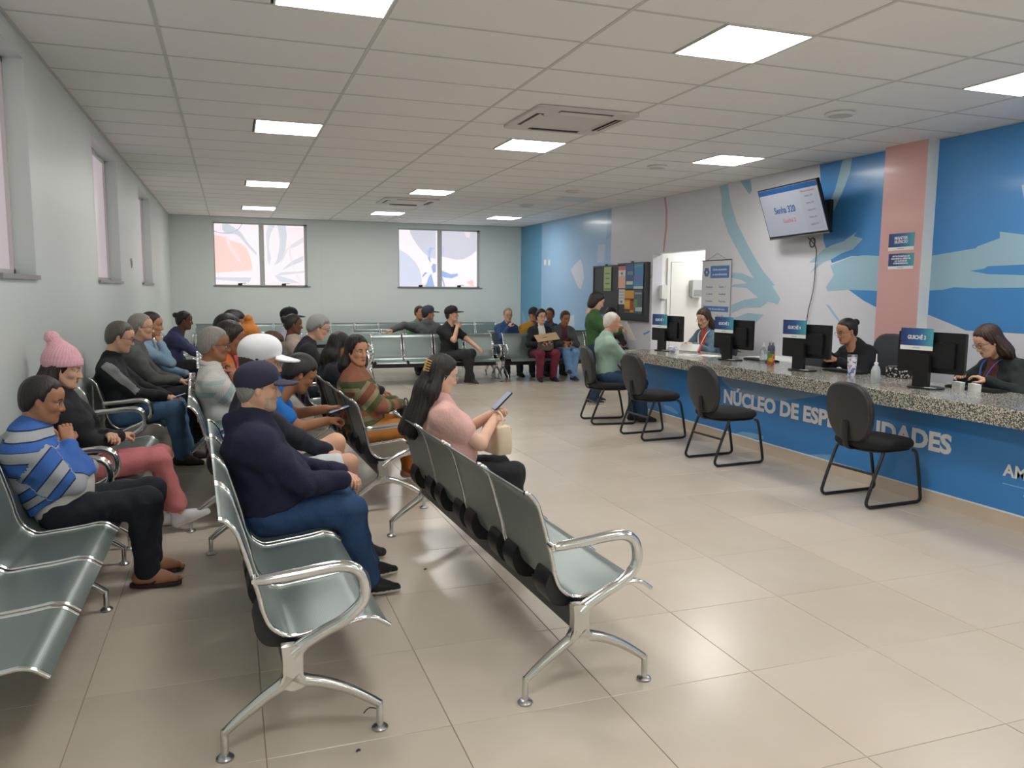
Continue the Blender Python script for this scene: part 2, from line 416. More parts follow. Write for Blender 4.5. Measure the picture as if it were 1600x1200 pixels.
# wall joints on the end wall, skirting along the walls
for x in (1.95, 2.68):
    struct(obj('trim_%d' % (1 if x < 2 else 2), MB().bbox((x-.006, YF-.006, 0), (x+.006, YF, CEIL)), FARM))
struct(obj('baseboard_left', MB().bbox((XL, YB, 0), (XL+.012, YF, .1)), TRIMM))
struct(obj('baseboard_far', MB().bbox((XL+.012, YF-.012, 0), (XR-.012, YF, .1)), TRIMM))
struct(obj('baseboard_right', MB().bbox((XR-.012, YB, 0), (XR, DY0, .1)).bbox((XR-.012, DY1, 0), (XR, YF, .1)), TRIMM))

# ---- room beyond the doorway
WR = mat('corridor_white', '#efeeec', .5)
struct(obj('wall_corridor', MB().bbox((XR+.18, DY1, 0), (8.9, DY1+.1, 2.6)).bbox((XR+.18, DY0-.5, 0), (8.9, DY0-.4, 2.6)).bbox((8.8, DY0-.5, 0), (8.9, DY1+.1, 2.6))
   .bbox((XR+.18, DY0-.5, 2.6), (8.9, DY1+.1, 2.7)), WR), 'white corridor walls seen through the doorway')
dx0 = on_y(1046, 457, DY1)[0]
struct(obj('trim_3', MB().bbox((dx0-.06, DY1-.03, 0), (dx0, DY1, 2.12)).bbox((dx0, DY1-.03, 2.06), (8.3, DY1, 2.12)), WR))
d = struct(thing('door_1', 'white corridor door seen through the doorway', 'door', (dx0, DY1-.02, 0))); del d['category']
obj('door_leaf', MB().bbox((.004, -.02, .01), (.95, .015, 2.055)), mat('door_white', '#efede7', .4), d)
cl = thing('corridor_fill_panel', 'added fill light panel on the corridor ceiling, out of view', 'ceiling light', (7.8, 11.1, 2.6))  # unseen glowing panel, added to brighten the corridor
obj('light_frame', MB().bbox((-.31, -.31, -.02), (.31, .31, -.002)), WHITEP, cl)
obj('diffuser', MB().bbox((-.29, -.29, -.024), (.29, .29, -.0205)), mat('corridor_fill_glow', '#fffffd', .5, emit=22.0), cl)

# ---- mural on the right wall: printed film shapes
def crA(x, y): return (1100+x/3.2, 230+y/3.2)
def crB(x, y): return (800+x/4, 300+y/4)
XW = XR
def wall_rect(y0, y1, z0, z1): return [(XW, y1, z0), (XW, y0, z0), (XW, y0, z1), (XW, y1, z1)]
TEAL = '#9fc2d3'; BLUE = '#4a8fd0'; LAV = '#d3d4dd'
def mural(c, pts3, layer, name='mural_shape'):
    pts3 = clip_axis(pts3, 2, .1, CEIL-.004)
    if len(pts3) > 2: obj(name, flat_poly(pts3, (-1, 0, 0), .0008*layer+.0004, .0004), mat('mural_'+c.lstrip('#'), c, .3, spec=.4, coat=.15), wr)
YA = on_x(847, 352, XW)[1]; YC = on_x(956, 328, XW)[1]; YD = on_x(1281, 257, XW)[1]
mural('#5b9ec4', wall_rect(YA, YF-.001, .1, CEIL), 1)
mural('#93b9dc', wall_rect(YC, YA, .1, CEIL), 1)
def tr(c, pts, layer, cr=crA): mural(c, [on_x(*cr(*p), XW) for p in pts], layer)
tr('#c9cfdf', [(430,420),(445,470),(450,540),(430,610),(410,590),(390,540),(368,490),(395,450)], 2, crB)
tr('#b9c6dc', [(540,330),(585,325),(575,440),(530,440)], 2, crB)
tr('#7fa9d2', [(590,300),(622,280),(622,110),(600,120)], 2, crB)
tr('#c9d2e2', [(360,775),(388,768),(392,840),(340,830)], 2, crB)
tr('#8fb4d8', [(65,740),(100,840),(100,960),(65,960)], 2, crB)
tr('#c4929b', [(950,35),(962,33),(972,120),(970,220),(952,375),(943,372),(958,220),(961,120)], 1, crB)
tr('#c98f96', [(835,545),(872,515),(872,535),(840,560)], 1, crB)
tr('#6d95c8', [(820,885),(862,865),(858,878),(825,893)], 1, crB)
tr(TEAL, [(75,190),(120,185),(132,270),(165,380),(215,480),(265,570),(300,625),(355,690),(340,692),(382,757),(370,788),(325,772),(270,752),(215,705),(135,697),(150,686),(215,680),(190,665),(135,652),(140,627),(190,630),(250,655),(215,600),(165,510),(122,430),(90,335),(88,250)], 1)
tr(TEAL, [(135,790),(205,762),(340,742),(330,765),(285,800),(200,800),(140,830)], 2)
tr(TEAL, [(135,862),(220,828),(300,838),(255,882),(185,862),(135,888)], 2)
tr('#8db3cc', [(178,165),(232,158),(240,215),(228,236),(205,205)], 1)
mural(BLUE, [on_x(1281, 257, XW), on_x(1287, 377, XW), on_x(1291, 389, XW), on_x(1300, 411, XW), on_x(1331, 400, XW), on_x(1400, 401, XW), on_x(1404, 232, XW), on_x(1404, 150, XW), on_x(1281, 150, XW)], 1)
tr(TEAL, [(695,60),(742,50),(730,130),(690,230),(640,335),(622,305),(660,200)], 2)
tr(TEAL, [(525,578),(600,510),(640,490),(700,470),(768,420),(750,445),(795,458),(745,510),(690,530),(640,560),(600,575),(530,632),(570,575)], 2)
tr(TEAL, [(610,700),(650,640),(632,590),(660,580),(740,548),(800,540),(960,548),(960,720),(720,713),(620,720)], 3)
tr(BLUE, [(722,712),(960,722),(960,850),(870,805),(800,768)], 2)
tr(TEAL, [(608,785),(625,790),(690,880),(670,870)], 1)
mural(BLUE, [(XW, 6.6, 1.2), (XW, 6.6, CEIL), (XW, 2.0, CEIL), (XW, 2.0, 1.2)], 1)
tr(TEAL, [(1040,560),(1125,545),(1360,505),(1370,495),(1480,455),(1480,422),(1640,442),(1800,470),(1800,560),(1640,585),(1420,595),(1400,608),(1330,618),(1420,635),(1600,640),(1800,650),(1800,700),(1350,705),(1250,700),(1200,712),(1040,722)], 2)
mural(LAV, [on_x(*crA(1040, 810), XW), on_x(*crA(1115, 835), XW), on_x(*crA(1250, 890), XW), on_x(*crA(1330, 925), XW), on_x(*crA(1500, 1010), XW), on_x(*crA(1800, 1180), XW), (XW, 2.0, .1), (XW, 6.6, .1), (XW, 6.6, 1.3)], 2)
tr('#9cbfe0', [(1588,190),(1640,180),(1640,290),(1605,280)], 2)
# pink pilaster
PXF = XR-.14
py1 = on_x(1384, 235, PXF)[1]; py0 = on_x(1452, 216, PXF)[1]
pl = struct(obj('trim_4', MB().bbox((PXF, py0, 0), (XR, py1, CEIL+.01)), mat('pilaster_white', '#e4e6e6', .4)), 'projecting pilaster with pink front and white side')
obj('pink_film', MB().bbox((PXF-.0015, py0+.002, .1), (PXF, py1-.001, CEIL-.003)), mat('mural_pink', '#d9a9a7', .3, spec=.4, coat=.15), pl)
# ---- LED panels
LEDON = mat('led_diffuser', '#fffdf8', .5, emit=PANEL_STRENGTH)
LEDOFF = mat('led_diffuser_off', '#cfd6dc', .4)
lab = {(.58,4.405): 'lit square ceiling panel cut by the top edge of the picture', (3.08,4.405): 'largest lit square ceiling panel, above the air conditioner', (5.58,4.405): 'lit square ceiling panel cut by the right picture edge',
 (.58,8.155): 'lit ceiling panel in the left row, second from the viewer', (3.08,8.155): 'lit ceiling panel just beyond the near air conditioner', (5.58,8.155): 'lit ceiling panel nearest above the counter, left of the screen',
 (.58,12.53): 'lit ceiling panel in the left row, third from the viewer', (3.08,12.53): 'lit ceiling panel just in front of the far air conditioner', (5.58,12.53): 'unlit square ceiling panel near the mural wall',
 (.58,16.28): 'farthest lit ceiling panel, above the peach window', (3.08,16.28): 'farthest lit ceiling panel of the middle row', (5.58,16.28): 'farthest lit ceiling panel beside the mural wall'}
lme = None
for (x, y) in LIGHTS:
    t = thing('ceiling_light', lab.get((x, y), 'lit square ceiling panel out of view, %s row, %s' % ({.58: 'left', 3.08: 'middle', 5.58: 'right'}[x], 'just behind the viewer' if y > 0 else 'at the back wall')), 'ceiling light', (x, y, CEIL), 0, 'square LED ceiling panels')
    a = .306
    obj('light_frame', MB().bbox((-a, -a, .004), (a, a, .03)).bbox((-a, -a, -.003), (-a+.012, a, .004)).bbox((a-.012, -a, -.003), (a, a, .004)).bbox((-a+.012, -a, -.003), (a-.012, -a+.012, .004)).bbox((-a+.012, a-.012, -.003), (a-.012, a, .004)), WHITEP, t)
    obj('diffuser', MB().bbox((-a+.012, -a+.012, -.002), (a-.012, a-.012, .004)), LEDOFF if (x, y) == UNLIT else LEDON, t)
# ---- air-conditioning cassettes
def cassette(loc, label):
    t = thing('air_conditioner', label, 'air conditioner', loc, 0, 'ceiling air-conditioning cassettes')
    ACW = mat('ac_white', '#d9d4d0', .45); a = .475
    mb = MB(); pts = []
    for (sx, sy, a0) in ((1,1,0),(-1,1,90),(-1,-1,180),(1,-1,270)):
        for k in range(5):
            an = math.radians(a0+22.5*k); pts.append((sx*(a-.04)+.04*math.cos(an), sy*(a-.04)+.04*math.sin(an)))
    mb.prism(pts, -.022, 0); obj('fascia', mb, ACW, t)
    b = .27; mb = MB()
    V = [(-b,-b,-.028),(b,-b,-.028),(b,b,-.028),(-b,b,-.028),(-b-.03,-b-.03,-.0221),(b+.03,-b-.03,-.0221),(b+.03,b+.03,-.0221),(-b-.03,b+.03,-.0221)]
    mb.add(V, [(3,2,1,0),(0,1,5,4),(1,2,6,5),(2,3,7,6),(3,0,4,7)]); obj('intake_grille', mb, ACW, t)
    for k in range(4):
        R = np.array([[math.cos(k*PI/2), -math.sin(k*PI/2), 0], [math.sin(k*PI/2), math.cos(k*PI/2), 0], [0, 0, 1]])
        obj('air_slot', MB().box(R@np.array([0, .375, -.0225]), (.5, .07, .003), R), mat('ac_slot_dark', '#4a4848', .7), t)
        c_, s_ = math.cos(.5), math.sin(.5)
        obj('louvre', MB().box(R@np.array([0, .365, -.028]), (.48, .06, .005), R@np.array([[1,0,0],[0,c_,-s_],[0,s_,c_]])), ACW, t)
    return t
cassette((2.95, 6.8, CEIL-.001), 'ceiling air-conditioning cassette nearest the viewer')
cassette((2.98, 13.9, CEIL-.001), 'small far ceiling air-conditioning cassette between lit panels')
for (x, y, l) in ((5.02, 5.7, 'round white ceiling speaker nearest the viewer'), (5.04, 8.86, 'round white ceiling speaker second from the viewer'), (5.08, 11.5, 'round white ceiling speaker third from the viewer'), (5.13, 13.7, 'round white ceiling speaker farthest from the viewer')):
    t = thing('ceiling_speaker', l, 'speaker', (x, y, CEIL-.001), 0, 'round ceiling speakers')
    obj('speaker_ring', MB().lathe([(.125, 0), (.125, -.012), (.115, -.022), (.10, -.022), (.10, -.012)], 28), WHITEP, t, True)
    obj('speaker_grille', MB().lathe([(.099, -.013), (.099, -.017), (.05, -.023), (.001, -.025)], 28), mat('speaker_grille', '#c9cac8', .6), t, True)
# ------------------------------------------------------------------ waiting benches
PITCH_S, SEATW, MARG = .535, .492, .045
PROF = spline([(-.215,.802),(-.195,.795),(-.163,.757),(-.148,.715),(-.126,.64),(-.098,.536),(-.085,.473),(-.062,.415),(-.02,.379),(.012,.370),(.073,.376),(.168,.385),(.22,.392),(.265,.398),(.305,.388),(.346,.358)], 3)
def shell_mesh():
    P = PROF; n = len(P); T = np.gradient(P, axis=0); T /= np.linalg.norm(T, axis=1)[:, None]
    N = np.stack([-T[:, 1], T[:, 0]], 1)                      # offset direction
    Q = P-N*.005; s = np.concatenate([[0], np.cumsum(np.linalg.norm(np.diff(P, axis=0), axis=1))])
    V = []; UV = []
    for side, A in ((0, P), (1, Q)):
        for i in range(n):
            for y in (0, SEATW): V.append((A[i, 0], y, A[i, 1])); UV.append((s[i], y))
    f = []; o2 = 2*n
    for i in range(n-1):
        f.append((2*i, 2*i+2, 2*i+3, 2*i+1)); f.append((o2+2*i, o2+2*i+1, o2+2*i+3, o2+2*i+2))
        f.append((2*i, o2+2*i, o2+2*i+2, 2*i+2)); f.append((2*i+1, 2*i+3, o2+2*i+3, o2+2*i+1))
    f.append((0, 1, o2+1, o2)); e = 2*(n-1); f.append((e, o2+e, o2+e+1, e+1))
    me = bpy.data.meshes.new('seat_shell'); me.from_pydata(V, [], f); me.materials.append(SEATM)
    uvl = me.uv_layers.new(name='UVMap')
    for lp in me.loops: uvl.data[lp.index].uv = UV[lp.vertex_index]
    me.polygons.foreach_set('use_smooth', [True]*len(f)); me.update(); me.set_sharp_from_angle(angle=math.radians(40))
    return me
SHELL = shell_mesh()
EDGE = MB().tube([(x, 0, z+.001) for x, z in PROF], .0085, 8).mesh('edge_tube', CHROME, True, 50)
def bracket_mesh():
    pts = [(-.092,.475),(-.066,.412),(-.02,.374),(.03,.364),(.075,.37),(.07,.35),(.03,.335),(-.03,.333),(-.08,.345),(-.108,.385),(-.114,.43)]
    mb = MB(); R = np.array([[1,0,0],[0,0,1],[0,1,0.]])   # local (x,y,z)->(x,z,y)
    mb.prism([tuple(q) for q in spline(pts, 3, True)], 0, .12, R)
    return mb.mesh('bracket', BLACKP, True, 30)
BRK = bracket_mesh()
BOLT = MB().lathe([(.009, 0), (.009, .004), (.004, .007)], 8).mesh('bolt', CHROME, True)
def legframe():
    mb = MB()
    R = np.array([[1,0,0],[0,0,1],[0,1,0.]])
    pts = [(-.034,.365),(-.03,.31),(-.032,.262),(-.045,.235),(-.05,.225),(0,.205),(.05,.22),(.042,.24),(.034,.262),(.034,.33),(.05,.352),(.02,.362)]
    mb.prism(pts, -.02, .02, R)
    mb.tube(spline([(-.01,0,.255),(-.032,0,.228),(-.085,0,.195),(-.15,0,.15),(-.2,0,.112),(-.222,0,.092)], 4), np.interp(np.linspace(0, 1, 21), [0, .3, 1], [.026, .021, .0135]), 10)
    mb.tube(spline([(.01,0,.255),(.035,0,.232),(.1,0,.212),(.18,0,.175),(.26,0,.122),(.296,0,.095)], 4), np.interp(np.linspace(0, 1, 21), [0, .3, 1], [.026, .021, .0135]), 10)
    for x in (-.222, .296):
        mb.lathe([(.0125, .018), (.0125, .100), (.010, .106), (.001, .107)], 12, (x, 0, 0))
    return mb.mesh('leg_frame', mat('cast_aluminium', '#cfcfcd', .2, 1.0), True, 50)
LEGF = legframe()
PAD = MB().lathe([(.026, 0), (.029, .004), (.029, .009), (.022, .016), (.012, .02), (.001, .021)], 16).mesh('foot_pad', STEEL, True, 40)
ARM = MB().tube(spline([(-.108,0,.596),(-.06,0,.600),(.03,0,.606),(.12,0,.614),(.185,0,.612),(.232,0,.585),(.25,0,.528),(.238,0,.475),(.18,0,.425),(.10,0,.388),(.03,0,.352),(.002,0,.33)], 5),
    np.interp(np.linspace(0, 1, 56), [0, .06, .3, .75, 1], [.013, .019, .021, .021, .024]), 12).mesh('armrest', CHROME, True, 60)
ARMC = MB().tube([(-.112, -.005, .597), (-.112, .05, .597)], .011, 10).mesh('arm_connector', CHROME, True, 50)
_protos = {}
def bench(loc, rz, label, n=4, arms=(0, 1), mid_arm=None, inset=0.):
    key = (n, arms, mid_arm, inset); L = n*PITCH_S+2*MARG-(PITCH_S-SEATW)
    if key in _protos:
        t = copy_tree(_protos[key]); t.location = loc; t.rotation_euler = (0, 0, rz); t['label'] = label; return t
    t = thing('waiting_bench', label, 'bench', loc, rz, 'rows of perforated metal waiting benches')
    obj('beam', MB().bbox((-.026, inset, .262), (.028, L, .345)), BEAMM, t)
    for k in range(n):
        y = MARG+k*PITCH_S
        s = link('seat', SHELL, t, (0, y, 0))
        link('edge_tube', EDGE, s, (0, 0, 0)); link('edge_tube', EDGE, s, (0, SEATW, 0))
        link('bracket', BRK, s, (0, .015, 0)); link('bracket', BRK, s, (0, SEATW-.135, 0))
    for yy in (inset, L):
        lf = link('leg_frame', LEGF, t, (0, yy, 0))
        for x in (-.222, .296): link('foot_pad', PAD, lf, (x, 0, 0))
    ends = []
    if 0 in arms: ends.append((0, 0))
    if 1 in arms: ends.append((L, 1))
    if mid_arm: ends.append((MARG+mid_arm*PITCH_S-(PITCH_S-SEATW)/2, 0))
    for yy, fl_ in ends:
        a = link('armrest', ARM, t, (0, yy, 0)); c = link('arm_connector', ARMC, a)
        if fl_: c.scale = (1, -1, 1)
    _protos[key] = t
    return t
BL4 = 4*PITCH_S+2*MARG-(PITCH_S-SEATW)
# left column, backs against the wall
B_L = [bench((-.905, 2.60, 0), 0, 'metal waiting bench in the bottom left corner with empty seats beside the striped sweater', arms=(1,), inset=1.5),
       bench((-.905, 5.06, 0), 0, 'short metal bench by the wall under the pink pompom hat', 3),
       bench((-.905, 7.22, 0), 0, 'metal bench by the wall holding the man in a black sweater with grey sleeve stripe'),
       bench((-.905, 9.85, 0), 0, 'metal bench by the wall holding the woman in a light blue shirt'),
       bench((-.905, 12.45, 0), 0, 'farthest metal bench along the left wall')]
TILT = math.radians(2.3)
def rowpos(o, k):      # the centre of seat k (0-based) of a bench, in world x, y
    y = MARG+k*PITCH_S+SEATW/2; a = o.rotation_euler[2]
    return (o.location[0]-y*math.sin(a), o.location[1]+y*math.cos(a))
B_Q = [bench((.158, 2.635, 0), TILT, 'metal waiting bench in the foreground under the man in the navy cap'),
       bench((-.06, 5.33, 0), TILT, 'metal bench holding the grey-haired man in a white and green polo'),
       bench((-.10, 7.95, 0), TILT, 'metal bench behind the white and green polo, mostly hidden by people')]
B_R = [bench((1.225, 2.65, 0), TILT, 'metal bench seen from behind in the foreground under the woman with the cream bag'),
       bench((.965, 5.39, 0), TILT, 'metal bench seen from behind under the woman in the brown and green striped sweater'),
       bench((.80, 8.1, 0), TILT, 'metal bench holding the grey-haired man in black'),
       bench((.70, 10.75, 0), TILT, 'metal bench holding the person in a beige top with a hair bun')]
D90 = PI/2
def face_cam(x0, y, label, **k): return bench((x0+0.0, y, 0), -D90, label, **k)    # runs along +x, seats look towards the viewer
B_X1 = face_cam(2.15, 13.0, 'metal bench facing the viewer with two empty seats beside the man in black')
B_X2 = bench((4.42, 13.55, 0), D90, 'metal bench turned away behind the bench with two empty seats')
B_T1 = face_cam(4.48, 13.85, 'metal bench holding the man in a blue shirt with his hand on his mouth', mid_arm=1)
B_T3 = face_cam(4.44, 12.95, 'metal bench holding the woman in maroon trousers', mid_arm=1)
B_X3 = face_cam(2.1, 14.75, 'metal bench under the man in a green shirt, second from the end wall')
B_F = [face_cam(-.75+k*2.3, 17.9, l) for k, l in enumerate(('empty metal bench against the end wall at the left', 'empty metal bench against the end wall, left of its middle', 'empty metal bench against the end wall beneath the blue flower window'))]
B_M = [bench((.25, 14.4, 0), 0, 'metal bench far back in the middle of the left half')]

# ------------------------------------------------------------------ visitor chairs at the counter
VINYL = mat('black_vinyl', '#2a2b2d', .42, bump=.15, bscale=260)
FABRIC = mat('black_seat_fabric', '#1d1e21', .9, bump=.3, bscale=300)
TUBEM = mat('black_tube_paint', '#191a1c', .35)
def superpad(outline, th, dome=.4, rings=4):
    # cushion: outline polygon (2D), thickness th, rounded rim; returns verts (x,y,z) and faces
    P = np.array(outline, float); c = P.mean(0); n = len(P); V = []; F_ = []
    lev = []
    for k in range(rings+1):
        a = (PI/2)*k/rings; lev.append((1-(1-math.cos(a))*.16 if False else 1-.10*(1-math.cos(PI/2-a+0))*0-.12*(math.sin(a)**3), th/2*math.sin(a)))
    ring = [(1-.10*(abs(s)**3), s*th/2) for s in (-1, -.8, -.45, 0, .45, .8, 1)]
    for sc, z in ring:
        for p in P: q = c+(p-c)*sc; V.append((q[0], q[1], z))
    m = len(ring)
    for i in range(m-1):
        for k in range(n): F_.append((i*n+k, i*n+(k+1) % n, (i+1)*n+(k+1) % n, (i+1)*n+k))
    b = len(V); V.append((c[0], c[1], -th/2*1.1)); V.append((c[0], c[1], th/2*(1+dome*.5)))
    for k in range(n): F_.append((b, (k+1) % n, k)); F_.append((b+1, (m-1)*n+k, (m-1)*n+(k+1) % n))
    return V, F_
def supel(a, b, e, n=28, shift=lambda t: (1, 1)):
    out = []
    for k in range(n):
        t = 2*PI*k/n; c, s = math.cos(t), math.sin(t)
        out.append((a*math.copysign(abs(c)**(2/e), c), b*math.copysign(abs(s)**(2/e), s)))
    return out
def chair_meshes():
    seat = MB(); V, f = superpad(supel(.245, .235, 3.2), .068); V = np.array(V); V[:, 2] += .455-.10*np.clip(V[:, 0]-.12, 0, 1)**1.3
    seat.add(V, f)
    pan = MB(); V, f = superpad(supel(.225, .215, 3.2), .02); V = np.array(V); V[:, 2] += .412; pan.add(V, f)
    back = MB(); o = supel(.225, .215, 2.7)                      # local x = up, y = across
    o = [(x, y*(1-.12*max(0, -x)/.2+.0)) for x, y in o]
    V, f = superpad(o, .05); V = np.array(V)
    up, acr, th = V[:, 0], V[:, 1], V[:, 2]
    X = -.262-.16*(up)+th+.30*acr**2; Z = .685+up
    back.add(np.stack([X, acr, Z], 1), f)
    shell = MB(); V2, f2 = superpad([(x*.97, y*.97) for x, y in o], .03); V2 = np.array(V2)
    X2 = -.262-.16*V2[:, 0]+V2[:, 2]-.022+.30*V2[:, 1]**2; shell.add(np.stack([X2, V2[:, 1], .685+V2[:, 0]], 1), f2)
    fr = []
    for sy in (-.215, .215):
        p = spline([(.17, sy*.9, .405), (.19, sy, .39), (.225, sy, .26), (.262, sy, .07), (.262, sy, .03), (.235, sy, .0145), (.18, sy, .0135), (-.18, sy, .0135), (-.24, sy, .016), (-.268, sy, .04), (-.262, sy, .085), (-.20, sy, .25), (-.14, sy, .39), (-.12, sy*.9, .405)], 5)
        fr.append(MB().tube(p, .0125, 10))
    cross = MB().tube([(-.2, -.215, .25), (-.2, .215, .25)], .0105, 8)
    bar = MB()
    bar.tube(spline([(-.08, 0, .412), (-.2, 0, .408), (-.27, 0, .43), (-.29, 0, .50), (-.292, 0, .62)], 5), .026, 10, flat=.35)
    return seat, pan, back, shell, fr, cross, bar
_cm = chair_meshes()
_cproto = None
def visitor_chair(loc, rz, label):
    global _cproto
    if _cproto is None:
        t = thing('visitor_chair', label, 'chair', loc, rz, 'black visitor chairs along the counter')
        s = obj('seat', _cm[0], FABRIC, t, True, 60); obj('seat_pan', _cm[1], BLACKP, s, True, 60)
        b = obj('backrest', _cm[2], VINYL, t, True, 60); obj('back_shell', _cm[3], VINYL, b, True, 60)
        for fr in _cm[4]: obj('sled_leg', fr, TUBEM, t, True, 60)
        obj('crossbar', _cm[5], TUBEM, t, True, 60); obj('back_bar', _cm[6], BLACKP, t, True, 60)
        _cproto = t; return t
    t = copy_tree(_cproto); t.location = loc; t.rotation_euler = (0, 0, rz); t['label'] = label; return t
visitor_chair((4.53, 4.60, 0), math.radians(3), 'empty black visitor chair nearest the viewer, in front of the counter lettering')
visitor_chair((4.27, 6.12, 0), math.radians(4), 'empty black visitor chair second from the viewer')
visitor_chair((4.25, 7.40, 0), math.radians(3), 'empty black visitor chair right beside the seated man in mint')
CH_U2 = visitor_chair((4.22, 8.42, 0), math.radians(-8), 'black visitor chair under the white-haired man in a mint shirt')

# ------------------------------------------------------------------ counter
def granite():
    m = mat('speckled_granite', '#8c8d86', .16, spec=.5); nt = m.node_tree; b = nt.nodes['Principled BSDF']
    tc = nt.nodes.new('ShaderNodeTexCoord')
    v = nt.nodes.new('ShaderNodeTexVoronoi'); v.inputs['Scale'].default_value = 150
    nt.links.new(tc.outputs['Object'], v.inputs['Vector'])
    sep = nt.nodes.new('ShaderNodeSeparateColor'); nt.links.new(v.outputs['Color'], sep.inputs['Color'])
    r = nt.nodes.new('ShaderNodeValToRGB'); r.color_ramp.interpolation = 'CONSTANT'
    e = r.color_ramp.elements; e[0].position = 0; e[0].color = lin('#3a3c3a'); e[1].position = .22; e[1].color = lin('#7b7f78')
    for p, c in ((.45, '#a39f94'), (.66, '#cfc9bd'), (.9, '#5f635f')): x = e.new(p); x.color = lin(c)
    nt.links.new(sep.outputs[0], r.inputs['Fac']); nt.links.new(r.outputs['Color'], b.inputs['Base Color'])
    return m
GRAN = granite()
CXF, CXB, CY0_, CY1_, CZT = 4.86, 5.42, 2.3, 8.72, .83
def counter_top():
    e = .006; x0, x1, z0, z1 = 4.62, 5.44, .712, CZT
    pts = [(x0, z0), (x0+.03, z0), (x0+.03, z1-.03), (x1, z1-.03), (x1, z1), (x0+e, z1), (x0, z1-e)]
    R = np.array([[1,0,0],[0,0,1],[0,1,0.]])
    return MB().prism(pts, CY0_, CY1_+.08, R).bbox((x0+.03, CY1_+.05, z0), (x1, CY1_+.08, z1-.0301))
ct = tag(obj('countertop', counter_top(), GRAN), 'long speckled grey granite counter top with a thick front edge', 'countertop')
cb = thing('counter_base', 'blue printed counter front with white lettering and cream skirting', 'counter')
CBLUE = mat('counter_blue_film', '#3f85c9', .35, spec=.4, noise=.05, nscale=1.5)
obj('front_panel', MB().bbox((CXF, CY0_, .1), (CXF+.04, CY1_, .7995)), CBLUE, cb)
obj('end_panel', MB().bbox((CXF+.04, CY1_-.04, 0), (CXB-.04, CY1_, .80)), WHITEP, cb)
obj('skirting', MB().bbox((CXF-.014, CY0_, 0), (CXF, CY1_, .098)), TRIMM, cb)
obj('skirting_trim', MB().bbox((CXF-.017, CY0_, .098), (CXF, CY1_, .106)), WHITEP, cb)
def ctr(c, pts, layer=1):
    P3 = clip_axis(clip_axis([on_x(1000+x/4, 550+y/4, CXF) for x, y in pts], 2, .107, .8), 1, CY0_, CY1_)
    obj('film_shape', flat_poly(P3, (-1, 0, 0), .0006*layer+.0004, .0004), mat('counter_film_'+c.lstrip('#'), c, .35), cb)
ctr('#7d9dbe', [(500,20),(515,180),(560,225),(640,268),(740,296),(860,305),(960,298),(1060,283),(1180,266),(1240,262),(1500,230),(1500,20)])
ctr('#7fb3d6', [(590,512),(640,498),(700,505),(770,525),(770,545),(690,540),(600,530)])
ctr('#74add8', [(1040,642),(1130,640),(1215,642),(1215,720),(1160,700)])
ctr('#6fa0d2', [(150,330),(200,345),(240,380),(230,390),(150,350)])
WHT = mat('lettering_white', '#e9e8ec', .5)
ya = on_x(1131, 630, CXF)[1]; yb = on_x(1487, 700, CXF)[1]
text('lettering', 'NÚCLEO DE ESPECIALIDADES', .19, cb, WHT, (CXF-.0022, ya, .405), width=ya-yb, bold=.008)
yk = on_x(1568, 740, CXF)[1]
text('lettering', 'AMERICANA', .115, cb, WHT, (CXF-.0022, yk, .345), bold=.003)
text('lettering', 'PREFEITURA', .045, cb, WHT, (CXF-.0022, yk-.235, .298), bold=.001)
obj('rule_line', MB().bbox((CXF-.0022, yk-.85, .288), (CXF-.0012, yk, .293)), mat('rule_blue', '#8fc0ea', .5), cb)
text('lettering', 'Secretaria de Saúde', .052, cb, WHT, (CXF-.0022, yk-.155, .235), bold=.001)

# ------------------------------------------------------------------ monitors with number cards
def grad_mat(name, c0, c1, c2):
    m = mat(name, c0, .45); nt = m.node_tree; b = nt.nodes['Principled BSDF']
    tc = nt.nodes.new('ShaderNodeTexCoord'); sx = nt.nodes.new('ShaderNodeSeparateXYZ'); nt.links.new(tc.outputs['Generated'], sx.inputs[0])
    r = nt.nodes.new('ShaderNodeValToRGB'); e = r.color_ramp.elements
    e[0].color = lin(c2); e[1].color = lin(c0); x = e.new(.45); x.color = lin(c1)
    nt.links.new(sx.outputs['Y'], r.inputs['Fac']); nt.links.new(r.outputs['Color'], b.inputs['Base Color'])
    return m
GRADS = grad_mat('card_gradient', '#27356f', '#2c5d99', '#4ea7b5')
MONB = mat('monitor_black', '#17181b', .35)
def monitor(y, num, x=5.06, yaw=0., dz=0.):
    words = {'1': 'farthest', '2': 'second farthest', '4': 'third farthest', '3': 'nearest'}
    t = thing('monitor', 'black monitor seen from behind carrying the number %s card, %s on the counter' % (num, words[num]), 'monitor', (x, y, CZT+.0005), yaw, 'monitors on the counter')
    R = np.array([[0, 0, -1.], [-1., 0, 0], [0, 1., 0]])
    obj('casing', MB().rbox((.0, 0, .275+dz), (.53, .31, .03), .012, R).prism([(-.2, -.1), (.2, -.1), (.2, .09), (-.2, .09)], 0, .022, R, (-.0155, 0, .26+dz)), MONB, t)
    obj('screen', MB().box((.0165, 0, .28+dz), (.002, .50, .28)), mat('screen_dark', '#20242c', .15), t)
    obj('stand_column', MB().rbox((-.062, .03, .13), (.125, .26, .035), .02, R), MONB, t)
    obj('stand_neck', MB().box((-.045, .02, .2), (.03, .07, .06)), MONB, t)
    obj('stand_base', MB().prism(supel(.11, .13, 2.4), 0, .012, None, (-.03, .01, 0)), MONB, t)
    obj('base_white_strip', MB().box((-.09, -.06, .0135), (.03, .09, .0015)), PAPER, t)  # thin white strip lying on the stand base
    c, s = math.cos(.12), math.sin(.12)
    return t
